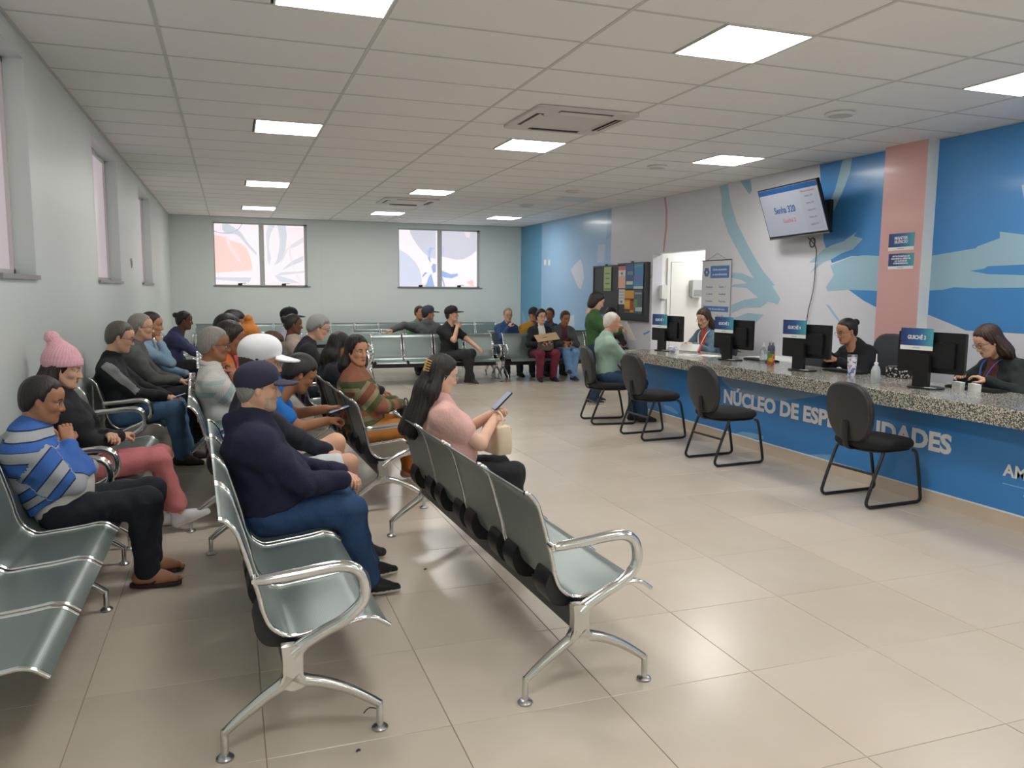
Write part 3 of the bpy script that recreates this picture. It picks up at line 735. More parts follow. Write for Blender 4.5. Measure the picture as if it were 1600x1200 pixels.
def number_card(y, num, x, z, tilt, yaw=0., w=.262, h=.168):
    t = thing('number_card', {'1': 'blue number card on the monitor farthest from the viewer', '2': 'blue number card on the second farthest monitor', '4': 'blue number card on the monitor beside the woman in black', '3': 'largest blue number card, on the nearest monitor'}[num], 'sign', (x, y, z), yaw, 'counter number cards')
    obj('card', MB().bbox((-.0015, -w/2, h*.2), (.0015, w/2, h)), GRADS, t)
    obj('card_footer', MB().bbox((-.0015, -w/2, 0), (.0015, w/2, h*.2)), PAPER, t)
    text('lettering', 'GUICHÊ '+num, .042, t, WHT, (-.0025, 0, h*.5), width=w*.56, bold=.0014, align='CENTER', ext=.0004)
    obj('footer_mark', MB().bbox((-.002, -.03, h*.08), (-.0015, .03, h*.12)), mat('footer_grey', '#9fb0b4', .6), t)
    t.rotation_euler = (tilt, 0, yaw)
    return t
for (y, num, yaw, cy, cz) in ((8.52, '1', .22, .085, .30), (7.16, '2', .22, .09, .31), (6.02, '4', .2, .10, .32), (4.62, '3', .2, .09, .31)):
    monitor(y, num, yaw=yaw); n2 = (-math.cos(yaw)*.058-math.sin(yaw)*cy, -math.sin(yaw)*.058+math.cos(yaw)*cy)
    number_card(y+n2[1], num, 5.06+n2[0], CZT+cz-.02, 0, yaw)
# ------------------------------------------------------------------ things on the counter
def bottle(name, label, loc, prof, m, extra=(), cat='bottle'):
    t = thing(name, label, cat, loc)
    obj('body', MB().lathe(prof, 20), m, t, True, 40)
    for nm, pr, mm in extra: obj(nm, MB().lathe(pr, 16), mm, t, True, 40)
    return t
CLEAR = mat('clear_plastic', '#e8eef0', .12, trans=.75, spec=.5)
bottle('sanitizer_bottle', 'clear pump bottle beside the colourful flask on the counter', (5.22, 6.86, CZT), [(.03,0),(.036,.004),(.036,.11),(.024,.14),(.012,.15),(.012,.16)], CLEAR,
  (('pump', [(.014,.16),(.014,.175),(.005,.177),(.005,.205),(.003,.206)], WHITEP), ('label_band', [(.0365,.03),(.0368,.03),(.0368,.08),(.0365,.08)], mat('label_pale', '#c9d3d8', .5))))
def flask_mat():
    m = mat('flask_paint', '#c94a3c', .3); nt = m.node_tree; b = nt.nodes['Principled BSDF']
    tc = nt.nodes.new('ShaderNodeTexCoord'); v = nt.nodes.new('ShaderNodeTexVoronoi'); v.inputs['Scale'].default_value = 28
    nt.links.new(tc.outputs['Object'], v.inputs['Vector']); sp = nt.nodes.new('ShaderNodeSeparateColor'); nt.links.new(v.outputs['Color'], sp.inputs[0])
    r = nt.nodes.new('ShaderNodeValToRGB'); r.color_ramp.interpolation = 'CONSTANT'; e = r.color_ramp.elements
    e[0].color = lin('#c9443f'); e[1].position = .35; e[1].color = lin('#5c8a3c')
    for p, c in ((.55, '#e0a03a'), (.72, '#3d5a78'), (.86, '#d8703a')): x = e.new(p); x.color = lin(c)
    nt.links.new(sp.outputs[0], r.inputs['Fac']); nt.links.new(r.outputs['Color'], b.inputs['Base Color']); return m
bottle('flask', 'colourful red, green and blue drinking flask on the counter', (5.1, 6.58, CZT), [(.034,0),(.036,.004),(.036,.14),(.036,.141)], flask_mat(),
  (('shoulder', [(.036,.141),(.035,.185),(.026,.2)], mat('flask_navy', '#3c4c62', .3)), ('cap', [(.026,.2),(.026,.222),(.02,.228),(.001,.229)], CHROME)), 'flask')
def tumbler_mat():
    m = mat('tumbler_print', '#e6e2e6', .3); nt = m.node_tree; b = nt.nodes['Principled BSDF']
    tc = nt.nodes.new('ShaderNodeTexCoord'); n = nt.nodes.new('ShaderNodeTexNoise'); n.inputs['Scale'].default_value = 22
    nt.links.new(tc.outputs['Object'], n.inputs['Vector']); r = nt.nodes.new('ShaderNodeValToRGB'); r.color_ramp.interpolation = 'CONSTANT'
    e = r.color_ramp.elements; e[0].color = lin('#6f7fc0'); e[1].position = .42; e[1].color = lin('#e8e4e8'); x = e.new(.6); x.color = lin('#b59ac9')
    nt.links.new(n.outputs['Fac'], r.inputs['Fac']); nt.links.new(r.outputs['Color'], b.inputs['Base Color']); return m
bottle('tumbler', 'white tumbler with a purple print and steel rim on the counter', (5.14, 5.52, CZT), [(.03,0),(.032,.004),(.041,.165)], tumbler_mat(), (('rim', [(.042,.165),(.042,.185),(.038,.187),(.001,.188)], CHROME),), 'tumbler')
bottle('squeeze_bottle', 'translucent squeeze bottle with a long nozzle near the counter edge', (4.92, 5.02, CZT), [(.032,0),(.036,.006),(.036,.10),(.026,.13),(.014,.145)], mat('milky_plastic', '#d9dfe2', .25, trans=.45),
  (('nozzle', [(.014,.145),(.016,.165),(.006,.17),(.003,.235),(.0015,.237)], WHITEP),))
cs = thing('pencil_case', 'black case with a white and orange flower pattern on the counter', 'case', (5.42, 5.27, CZT), .2)
def floral():
    m = mat('floral_cloth', '#1d1c20', .8); nt = m.node_tree; b = nt.nodes['Principled BSDF']
    tc = nt.nodes.new('ShaderNodeTexCoord'); v = nt.nodes.new('ShaderNodeTexVoronoi'); v.inputs['Scale'].default_value = 45; nt.links.new(tc.outputs['Object'], v.inputs['Vector'])
    r = nt.nodes.new('ShaderNodeValToRGB'); r.color_ramp.interpolation = 'CONSTANT'; e = r.color_ramp.elements; e[0].color = lin('#d98a6a'); e[1].position = .16; e[1].color = lin('#cfcac8'); x = e.new(.36); x.color = lin('#1d1c20')
    nt.links.new(v.outputs['Distance'], r.inputs['Fac']); nt.links.new(r.outputs['Color'], b.inputs['Base Color']); return m
cs_b = MB(); V, f = superpad(supel(.05, .12, 3), .085); V = np.array(V); V[:, 2] += .0475; cs_b.add(V, f)
obj('pouch', cs_b, floral(), cs, True, 60); obj('zip', MB().tube([(.0, -.1, .097), (0, 0, .1), (0, .1, .097)], .003, 6), CHROME, cs)
# keyboards, papers, cables
def keyboard(loc, rz, label):
    t = thing('keyboard', label, 'keyboard', loc, rz)
    obj('tray', MB().bbox((-.07, -.21, .0), (.07, .21, .018)), MONB, t)
    mb = MB()
    for r_ in range(5):
        for c in range(15): mb.bbox((-.058+r_*.0235, -.2+c*.0268, .018), (-.038+r_*.0235, -.178+c*.0268, .023))
    o = obj('keys', mb, BLACKP, t); o['kind'] = 'stuff'
    return t
keyboard((5.3, 5.78, CZT), 0, 'black keyboard in front of the woman in the black jacket')
keyboard((5.3, 4.42, CZT), 0, 'black keyboard in front of the woman with the lanyard')
keyboard((5.3, 7.0, CZT), 0, 'black keyboard behind the number 2 monitor')
def paper_stack(loc, rz, label, w=.21, h=.297, n=3):
    t = thing('paper_sheets', label, 'paper', loc, rz)
    for k in range(n):
        a = random.uniform(-.25, .25); R = np.array([[math.cos(a), -math.sin(a), 0], [math.sin(a), math.cos(a), 0], [0, 0, 1]])
        obj('sheet', MB().box((random.uniform(-.02, .02), random.uniform(-.03, .03), .0006+k*.0012), (w, h, .001), R), PAPER, t)
    return t
paper_stack((5.13, 7.72, CZT), .3, 'loose white papers on the counter beside the number 2 monitor', n=4)
ts = thing('card_tray', 'small white plastic tray lying on the counter front', 'tray', (4.82, 7.62, CZT), .1)
obj('tray_base', MB().bbox((-.05, -.16, 0), (.05, .16, .018)), WHITEP, ts); obj('tray_lid', MB().bbox((-.03, -.1, .018), (.03, .1, .03)), WHITEP, ts)
nb = thing('notebook', 'open white notebook with a red cover edge beside the number 1 monitor', 'notebook', (5.24, 8.30, CZT), .4)
obj('pages', MB().box((0, 0, .05), (.02, .26, .1), np.array([[.8, 0, .6], [0, 1, 0], [-.6, 0, .8]])), PAPER, nb); obj('cover', MB().box((.02, -.12, .045), (.022, .05, .09), np.array([[.8, 0, .6], [0, 1, 0], [-.6, 0, .8]])), mat('red_cover', '#cf4a3e', .5), nb)
cr_ = thing('crumpled_tissue', 'crumpled lilac tissue at the number 1 monitor foot', 'tissue', (5.0, 8.30, CZT))
mb = MB(); mb.ball((0, 0, .04), (.05, .06, .04), 12, 8); V = mb.v[0]; V += np.random.uniform(-.012, .012, V.shape); V[:, 2] = np.maximum(V[:, 2], .0005)
obj('tissue_sheet', mb, mat('lilac_tissue', '#cfcbe2', .8), cr_)
tp = thing('tape_box', 'small green box at the far end of the counter', 'box', (5.1, 8.72, CZT), .1)
obj('box_body', MB().bbox((-.03, -.04, 0), (.03, .04, .07)), mat('greenish_box', '#5d8077', .5), tp); obj('box_lid', MB().bbox((-.032, -.042, .07), (.032, .042, .08)), mat('greenish_box_lid', '#7d9a92', .5), tp)
for (y, l) in ((4.50, 'white paper block under the nearest monitor'), (4.36, 'second white paper block under the nearest monitor, right of the other')):
    t = thing('paper_block', l, 'paper', (5.22, y, CZT), -.2); obj('block', MB().bbox((-.02, -.045, 0), (.02, .045, .055)), PAPER, t); obj('top_sheet', MB().bbox((-.022, -.047, .055), (.022, .047, .057)), PAPER, t)

# ------------------------------------------------------------------ behind the counter
bd = thing('back_cabinet', 'low white cabinet against the mural wall behind the counter', 'cabinet', (6.51, 7.7, 0))
obj('carcass', MB().bbox((-.2, -.9, .05), (.24, .9, .70)), WHITEP, bd); obj('cabinet_top', MB().bbox((-.24, -.93, .70), (.245, .93, .73)), mat('cabinet_top', '#dfe0da', .4), bd)
for k in range(3):
    d_ = obj('cabinet_door', MB().bbox((-.215, -.88+k*.59, .08), (-.2, -.32+k*.59, .68)), WHITEP, bd); obj('handle', MB().bbox((-.235, -.36+k*.59, .45), (-.215, -.345+k*.59, .57)), CHROME, d_)
obj('plinth', MB().bbox((-.17, -.88, 0), (.22, .88, .05)), BLACKP, bd)
def office_chair(loc, rz, label, high=.0):
    t = thing('office_chair', label, 'chair', loc, rz, 'black office chairs behind the counter')
    GREYF = mat('charcoal_mesh', '#36393f', .8, bump=.3, bscale=200)
    V, f = superpad(supel(.24, .24, 3.2), .08); V = np.array(V); V[:, 2] += .47; obj('seat', MB().add(V, f), GREYF, t, True, 60)
    V, f = superpad(supel(.28, .235, 3.6), .05); V = np.array(V); obj('backrest', MB().add(np.stack([-.26-.1*V[:, 0]+V[:, 2]+.25*V[:, 1]**2, V[:, 1], .86+high+V[:, 0]], 1), f), GREYF, t, True, 60)
    obj('handle_slot', MB().rbox((-.33, .0, 1.02+high), (.1, .06, .02), .015, np.array([[0,0,-1.],[-1.,0,0],[0,1.,0]])), BLACKP, t)
    obj('back_bar', MB().tube(spline([(-.05, 0, .43), (-.25, 0, .44), (-.31, 0, .55), (-.3, 0, .75)], 5), .025, 8, flat=.4), BLACKP, t, True)
    obj('gas_column', MB().lathe([(.03, .09), (.03, .28), (.02, .28), (.02, .43)], 12), BLACKP, t, True)
    for k in range(5):
        a = 2*PI*k/5; l_ = obj('leg', MB().tube([(.02*math.cos(a), .02*math.sin(a), .1), (.3*math.cos(a), .3*math.sin(a), .07)], [.022, .014], 8), BLACKP, t, True)
        obj('caster', MB().ball((.3*math.cos(a), .3*math.sin(a), .028), .028, 10, 8), BLACKP, l_, True)
    return t
office_chair((5.88, 7.18, 0), math.radians(170), 'empty charcoal office chair behind the counter between two monitors', .0)
CH_V1 = office_chair((6.05, 9.05, 0), math.radians(185), 'office chair under the woman in the denim blazer')
CH_V2 = office_chair((6.18, 6.35, 0), math.radians(185), 'office chair under the woman in black behind the counter')
CH_V3 = office_chair((6.1, 4.6, 0), math.radians(180), 'office chair under the woman with the lanyard')

# ------------------------------------------------------------------ things on the walls
# television
tv = thing('television', 'wall-mounted television showing a queue number', 'television', (6.42, 8.02, 2.53))
yaw, tilt = -.03, .34
n_ = np.array([-math.cos(yaw)*math.cos(tilt), -math.sin(yaw)*math.cos(tilt), -math.sin(tilt)]); r_ = np.array([math.sin(yaw), -math.cos(yaw), 0]); u_ = np.cross(n_, r_); u_ = u_ if u_[2] > 0 else -u_
c_, s_ = math.cos(.02), math.sin(.02); r_, u_ = c_*r_+s_*u_, -s_*r_+c_*u_
TR = np.stack([r_, u_, n_], 1); W_, H_ = 1.12, .64
def tvp(x, y, z): return tuple(TR @ np.array([x, y, z]))
obj('tv_casing', MB().box((0, 0, 0)-n_*.022, (W_, H_, .04), TR), MONB, tv)
obj('tv_chin', MB().box(TR@np.array([0, -H_/2+.008, .0005]), (W_, .018, .006), TR), STEEL, tv)
sc = obj('screen', MB().box(TR@np.array([0, .012, .0]), (W_-.03, H_-.05, .003), TR), mat('tv_picture', '#b4b9c6', .25, emit=.42), tv)
obj('picture_band', MB().box(TR@np.array([0, H_/2-.046, .002]), (W_-.03, .062, .002), TR), mat('tv_band', '#2f66a5', .25, emit=.3), sc)
obj('picture_panel', MB().box(TR@np.array([.36, -.02, .002]), (.3, .48, .001), TR), mat('tv_panel', '#bcc0cc', .25, emit=.33), sc)
text('lettering', 'Senha 320', .115, sc, mat('tv_blue', '#2563a8', .3, emit=.2), tvp(-.12, -.005, .0032), TR, width=.40, bold=.002, align='CENTER')
text('lettering', 'Guichê 2', .075, sc, mat('tv_red', '#d9776c', .3, emit=.25), tvp(-.08, -.13, .0032), TR, width=.24, align='CENTER')
text('lettering', 'Últimas chamadas', .03, sc, mat('tv_red', '#d9776c', .3, emit=.25), tvp(.36, .2, .0036), TR, width=.24, align='CENTER')
for k in range(5):
    text('lettering', 'Senha %d' % (319-k), .032, sc, mat('tv_grey', '#9297a6', .3, emit=.2), tvp(.36, .14-k*.085, .0036), TR, align='CENTER')
obj('wall_bracket', MB().bbox((.28, -.32, -.25), (.335, .25, .12)).bbox((.10, -.10, -.08), (.29, .10, .06)).box((.05,0,0)-n_*.06+np.array([.0,0,0]),(.3,.3,.03),TR), BLACKP, tv)
cb_ = tag(obj('tv_cable', MB().tube(spline([(6.6, 7.93, 2.22), (6.72, 7.92, 2.1), (6.735, 7.93, 1.9), (6.74, 7.95, 1.6), (6.735, 8.02, 1.3), (6.73, 8.05, .95), (6.72, 8.05, .731)], 8), .005, 6), BLACKP, None, True), 'thin dark cable hanging down the wall below the television', 'cable')
rg = tag(obj('cable_ring', MB().tube([(6.752, on_x(1269, 379, 6.75)[1]+.045*math.cos(t), on_x(1269, 379, 6.75)[2]+.055*math.sin(t)) for t in np.linspace(0, 2*PI, 24, endpoint=False)], .007, 8, True), mat('dark_grey', '#4a4c50', .5), None, True), 'dark ring fixed to the wall below the television', 'ring')
# signs on the pilaster
for (p0, p1, lines, l) in (((1390, 366), (1428, 390), ['MANTER', 'SILÊNCIO'], 'upper blue sign on the pink pilaster asking for silence'), ((1389.5, 397), (1427, 420), ['APÓS CHAMADA DE', 'SUA SENHA, DIRIJA-SE', 'AO GUICHÊ DE', 'ATENDIMENTO'], 'lower blue sign with four lines on the pink pilaster')):
    a = on_x(*p0, PXF); b = on_x(*p1, PXF); w_ = a[1]-b[1]; h_ = a[2]-b[2]
    t = thing('wall_sign', l, 'sign', (PXF-.002, (a[1]+b[1])/2, b[2]))
    obj('sign_face', MB().bbox((-.004, -w_/2, h_*.2), (0, w_/2, h_)), GRADS, t); obj('sign_footer', MB().bbox((-.004, -w_/2, 0), (0, w_/2, h_*.2)), PAPER, t)
    n = len(lines)
    for k, s in enumerate(lines): text('lettering', s, h_*(.25 if n == 2 else .13), t, WHT, (-.0048, 0, h_*(.64-.22*k if n == 2 else .78-.15*k)), width=w_*(.52 if n == 2 else (.7, .76, .5, .6)[k]), align='CENTER', bold=.001)
    obj('footer_mark', MB().bbox((-.0045, -w_*.12, h_*.08), (-.004, w_*.12, h_*.12)), mat('footer_grey', '#9fb0b4', .6), t)
# hanging banner
a = on_x(1100, 408, XR); b = on_x(1141, 502, XR); by0, by1, bz1 = b[1], a[1], a[2]
bz0 = bz1-1.05; bw = by1-by0; bh = bz1-bz0
bn = thing('wall_banner', 'white and blue service banner hanging beside the doorway', 'banner', (XR-.02, (by0+by1)/2, bz0))
obj('banner_cloth', MB().bbox((-.002, -bw/2, 0), (.0, bw/2, bh)), mat('banner_white', '#cfd3d6', .6), bn)
obj('rod', MB().tube([(-.004, -bw/2-.01, bh), (-.004, bw/2+.01, bh)], .006, 8), BLACKP, bn, True); obj('rod', MB().tube([(-.004, -bw/2-.03, 0), (-.004, bw/2+.03, 0)], .008, 8), BLACKP, bn, True)
obj('hanging_string', MB().tube([(-.004, -bw/2+.1, bh), (.012, 0, bh+.1), (-.004, bw/2-.1, bh)], .002, 5), BLACKP, bn)
BB = mat('banner_blue', '#4d78b8', .5)
hd = obj('blue_title', MB().bbox((-.003, -bw/2+.04, bh-.26), (-.002, bw/2-.22, bh-.08)), BB, bn)
text('lettering', 'Onde encontrar', .05, hd, WHT, (-.0034, -.09+.0, bh-.15), align='CENTER', width=.36); text('lettering', 'os atendimentos', .05, hd, WHT, (-.0034, -.09, bh-.22), align='CENTER', width=.36)
em = MB()
for k in range(6):
    t_ = k*PI/3; em.lathe([(.028, 0), (.028, .001)], 12, (-.003, bw/2-.12+.045*math.cos(t_), bh-.17+.045*math.sin(t_)), np.array([[0,0,-1.],[-1.,0,0],[0,1.,0]]))
obj('emblem', em, mat('emblem_blue', '#5672a8', .5), bn)
for k, (s1, s2) in enumerate((('Recepção', 'Sala 1'), ('Coleta', 'Consultórios'), ('Farmácia', 'Vacinas'))):
    for s, yy in ((s1, .16), (s2, -.17)): text('lettering', s, .042, bn, mat('banner_grey', '#5a6068', .6), (-.0027, yy, bh-.40-k*.105), align='CENTER', width=.17)
    obj('divider_tick', MB().bbox((-.003, -.02, bh-.41-k*.105), (-.002, .02, bh-.35-k*.105)), mat('tick_cream', '#ddd6c0', .6), bn)
b2 = obj('blue_strip', MB().bbox((-.003, -bw/2+.03, bh-.75), (-.002, bw/2-.06, bh-.67)), BB, bn); text('lettering', 'Horário de atendimento', .042, b2, WHT, (-.0034, 0, bh-.725), align='CENTER', width=.5)
text('lettering', '7h às 17h', .045, bn, mat('banner_grey', '#5a6068', .6), (-.0027, -.13, bh-.83), align='CENTER')
# notice boards
def board(p0, p1, x, label, th=.05):
    a = on_x(*p0, x); b = on_x(*p1, x); w_ = a[1]-b[1]; h_ = a[2]-b[2]
    t = thing('notice_board', label, 'notice board', (x, (a[1]+b[1])/2, b[2]))
    BM = mat('board_charcoal', '#3b3e43', .6); FM = mat('board_frame', '#26282c', .4)
    obj('panel', MB().bbox((.0, -w_/2, 0), (XR-x-.001, w_/2, h_)), BM, t)
    obj('frame', MB().bbox((-.012, -w_/2, 0), (0, -w_/2+.035, h_)).bbox((-.012, w_/2-.035, 0), (0, w_/2, h_)).bbox((-.012, -w_/2+.035, 0), (0, w_/2-.035, .035)).bbox((-.012, -w_/2+.035, h_-.035), (0, w_/2-.035, h_)), FM, t)
    obj('hook', MB().bbox((-.01, -.03, h_), (.02, .03, h_+.025)), FM, t)
    return t
def crP(x, y): return (920+x/10.91, 400+y/10.91)
NB1 = board(crP(85, 175), crP(500, 1000), XR-.05, 'charcoal notice board with one green leaflet, left of the poster board')
NB2 = board(crP(505, 130), crP(965, 1125), XR-.07, 'charcoal notice board covered with colourful posters')
def poster(p0, p1, label, c, bands=(), x=XR-.0835):
    a = on_x(*crP(*p0), x); b = on_x(*crP(*p1), x); w_ = a[1]-b[1]; h_ = a[2]-b[2]
    t = thing('poster', label, 'poster', (x, (a[1]+b[1])/2, b[2]), 0, 'posters on the notice boards')
    obj('sheet', MB().bbox((-.0015, -w_/2, 0), (0, w_/2, h_)), M(c, .5), t)
    for (u0, u1, v0, v1, cc) in bands: obj('print', MB().bbox((-.0022, w_/2-u1*w_, v0*h_), (-.0015, w_/2-u0*w_, v1*h_)), M(cc, .5), t)
poster((262,190), (378,595), 'green leaflet pinned alone on the left board', '#a9bb84', ((.2,.8,.7,.74,'#5d7247'),(.25,.75,.5,.54,'#5d7247'),(.2,.8,.28,.33,'#5d7247'),(.05,.95,.02,.12,'#7f9a5d')), x=XR-.0635)
poster((510,175), (622,550), 'pink and orange leaflet at the upper left of the poster board', '#e8b9a0', ((0,1,.82,1,'#c9757a'),(0,1,.55,.8,'#e3e0de'),(.4,.6,.62,.7,'#7d8a84')))
poster((635,140), (765,555), 'dark blue poster with cream lettering block', '#345f97', ((.1,.9,.16,.3,'#cfd9b8'),(.2,.9,.55,.7,'#7f8fa3'),(0,1,0,.1,'#2a7f9a')))
poster((770,130), (925,560), 'bright blue and violet poster at the upper right of the poster board', '#4c8fc4', ((0,1,.3,.5,'#6f7cc0'),(0,1,0,.1,'#cdd5dd'),(.1,.9,.85,.95,'#5aa3a8')))
poster((512,570), (612,825), 'white notice sheet below the pink leaflet', '#d4d6d9', ((.1,.9,.8,.85,'#9a8f94'),(.1,.9,.6,.65,'#9fa4aa'),(.1,.9,.4,.45,'#9fa4aa'),(.3,.6,.1,.25,'#6f767c')))
poster((615,585), (765,965), 'yellow and red poster in the lower middle of the poster board', '#d9a033', ((0,1,.55,.65,'#b4572e'),(0,.5,.25,.5,'#e3b93c'),(.6,1,.1,.6,'#b5452f'),(0,.6,.02,.15,'#5a3a34')))
poster((772,580), (905,985), 'grey and green poster at the lower right of the poster board', '#596673', ((0,.45,.25,.6,'#5da35a'),(.2,1,.1,.28,'#c3c8cc'),(.1,.9,.82,.9,'#8fa39a')))
# dispensers in the corridor, switches, wall plates
t = thing('soap_dispenser', 'white soap dispenser on the corridor wall in the doorway', 'dispenser', (on_y(1034, 457, DY1)[0], DY1-.001, 1.42))
obj('tank', MB().rbox((0, -.05, .13), (.11, .24, .1), .02, np.array([[1,0,0],[0,0,-1.],[0,1,0]])), WHITEP, t); obj('spout', MB().bbox((-.025, -.09, -.02), (.025, -.03, .012)), M('#b9bcbc', .4), t)
t = thing('towel_dispenser', 'grey paper towel dispenser on the corridor door', 'dispenser', (on_y(1083, 457, DY1)[0], DY1-.041, 1.45))
obj('dispenser_body', MB().rbox((0, -.06, .16), (.21, .30, .10), .02, np.array([[1,0,0],[0,0,-1.],[0,1,0]])), M('#b9bcbb', .35), t); obj('window_strip', MB().bbox((-.08, -.113, .03), (.08, -.111, .14)), M('#8e9293', .3), t)
for k, px in enumerate((852, 858.5)):
    a = on_x(px, 410, XR)
    t = thing('switch_plate', ['white switch plate on the light blue mural, left of two', 'white switch plate on the light blue mural, right of two'][k], 'switch', (XR-.0015, a[1], a[2]), 0, 'switch plates on the mural')
    obj('plate', MB().bbox((-.008, -.05, -.06), (0, .05, .06)), WHITEP, t); obj('rocker', MB().bbox((-.012, -.018, -.03), (-.008, .018, .03)), PAPER, t)
t = thing('switch_plate', 'narrow grey switch plate on the white wall between two windows', 'switch', (XL+.001, 11.2, 1.86), 0); obj('plate', MB().bbox((0, -.04, -.06), (.009, .04, .06)), M('#b5b5b3', .4), t); obj('rocker', MB().bbox((.009, -.015, -.03), (.013, .015, .03)), M('#9d9d9b', .4), t)
# plant behind the staff
pt = thing('potted_plant', 'leafy green plant in a pot behind the woman in the denim blazer', 'plant', (6.48, 9.3, 0))
obj('pot', MB().lathe([(.12, 0), (.13, .02), (.17, .42), (.175, .44), (.16, .44), (.15, .4), (.001, .4)], 20), M('#6d5a4c', .6), pt, True, 40)
stems = MB(); leaves = []
LEAF = M('#4f6b3a', .45); rl = random.Random(3)
lf = MB(); lf.add([(0,0,0),(.03,-.022,.012),(.065,-.03,.015),(.11,0,-.005),(.065,.03,.015),(.03,.022,.012),(.06,0,.002)], [(0,1,6,5),(1,2,3,6),(6,3,4,5)]); LM = lf.mesh('leaf', LEAF, True)
LM2 = lf.mesh('leaf', M('#8a8f45', .45), True)
for k in range(16):
    a = rl.uniform(0, 2*PI); L_ = rl.uniform(.45, .72); sp = rl.uniform(.06, .22)
    p = spline([(0, 0, .38), (.04*math.cos(a), .04*math.sin(a), .38+L_*.45), (sp*math.cos(a), sp*math.sin(a), .40+L_)], 4); stems.tube(p, .006, 5)
    for q in range(4, len(p)):
        for sgn in (-1, 1):
            o = link('leaf', LM if rl.random() < .8 else LM2, pt, tuple(p[q]), (rl.uniform(-.4, .4), rl.uniform(-.5, .3), a+sgn*rl.uniform(.5, 1.3))); s_ = rl.uniform(.8, 1.25); o.scale = (s_, s_, s_)
obj('stems', stems, M('#5b5a35', .6), pt, True)
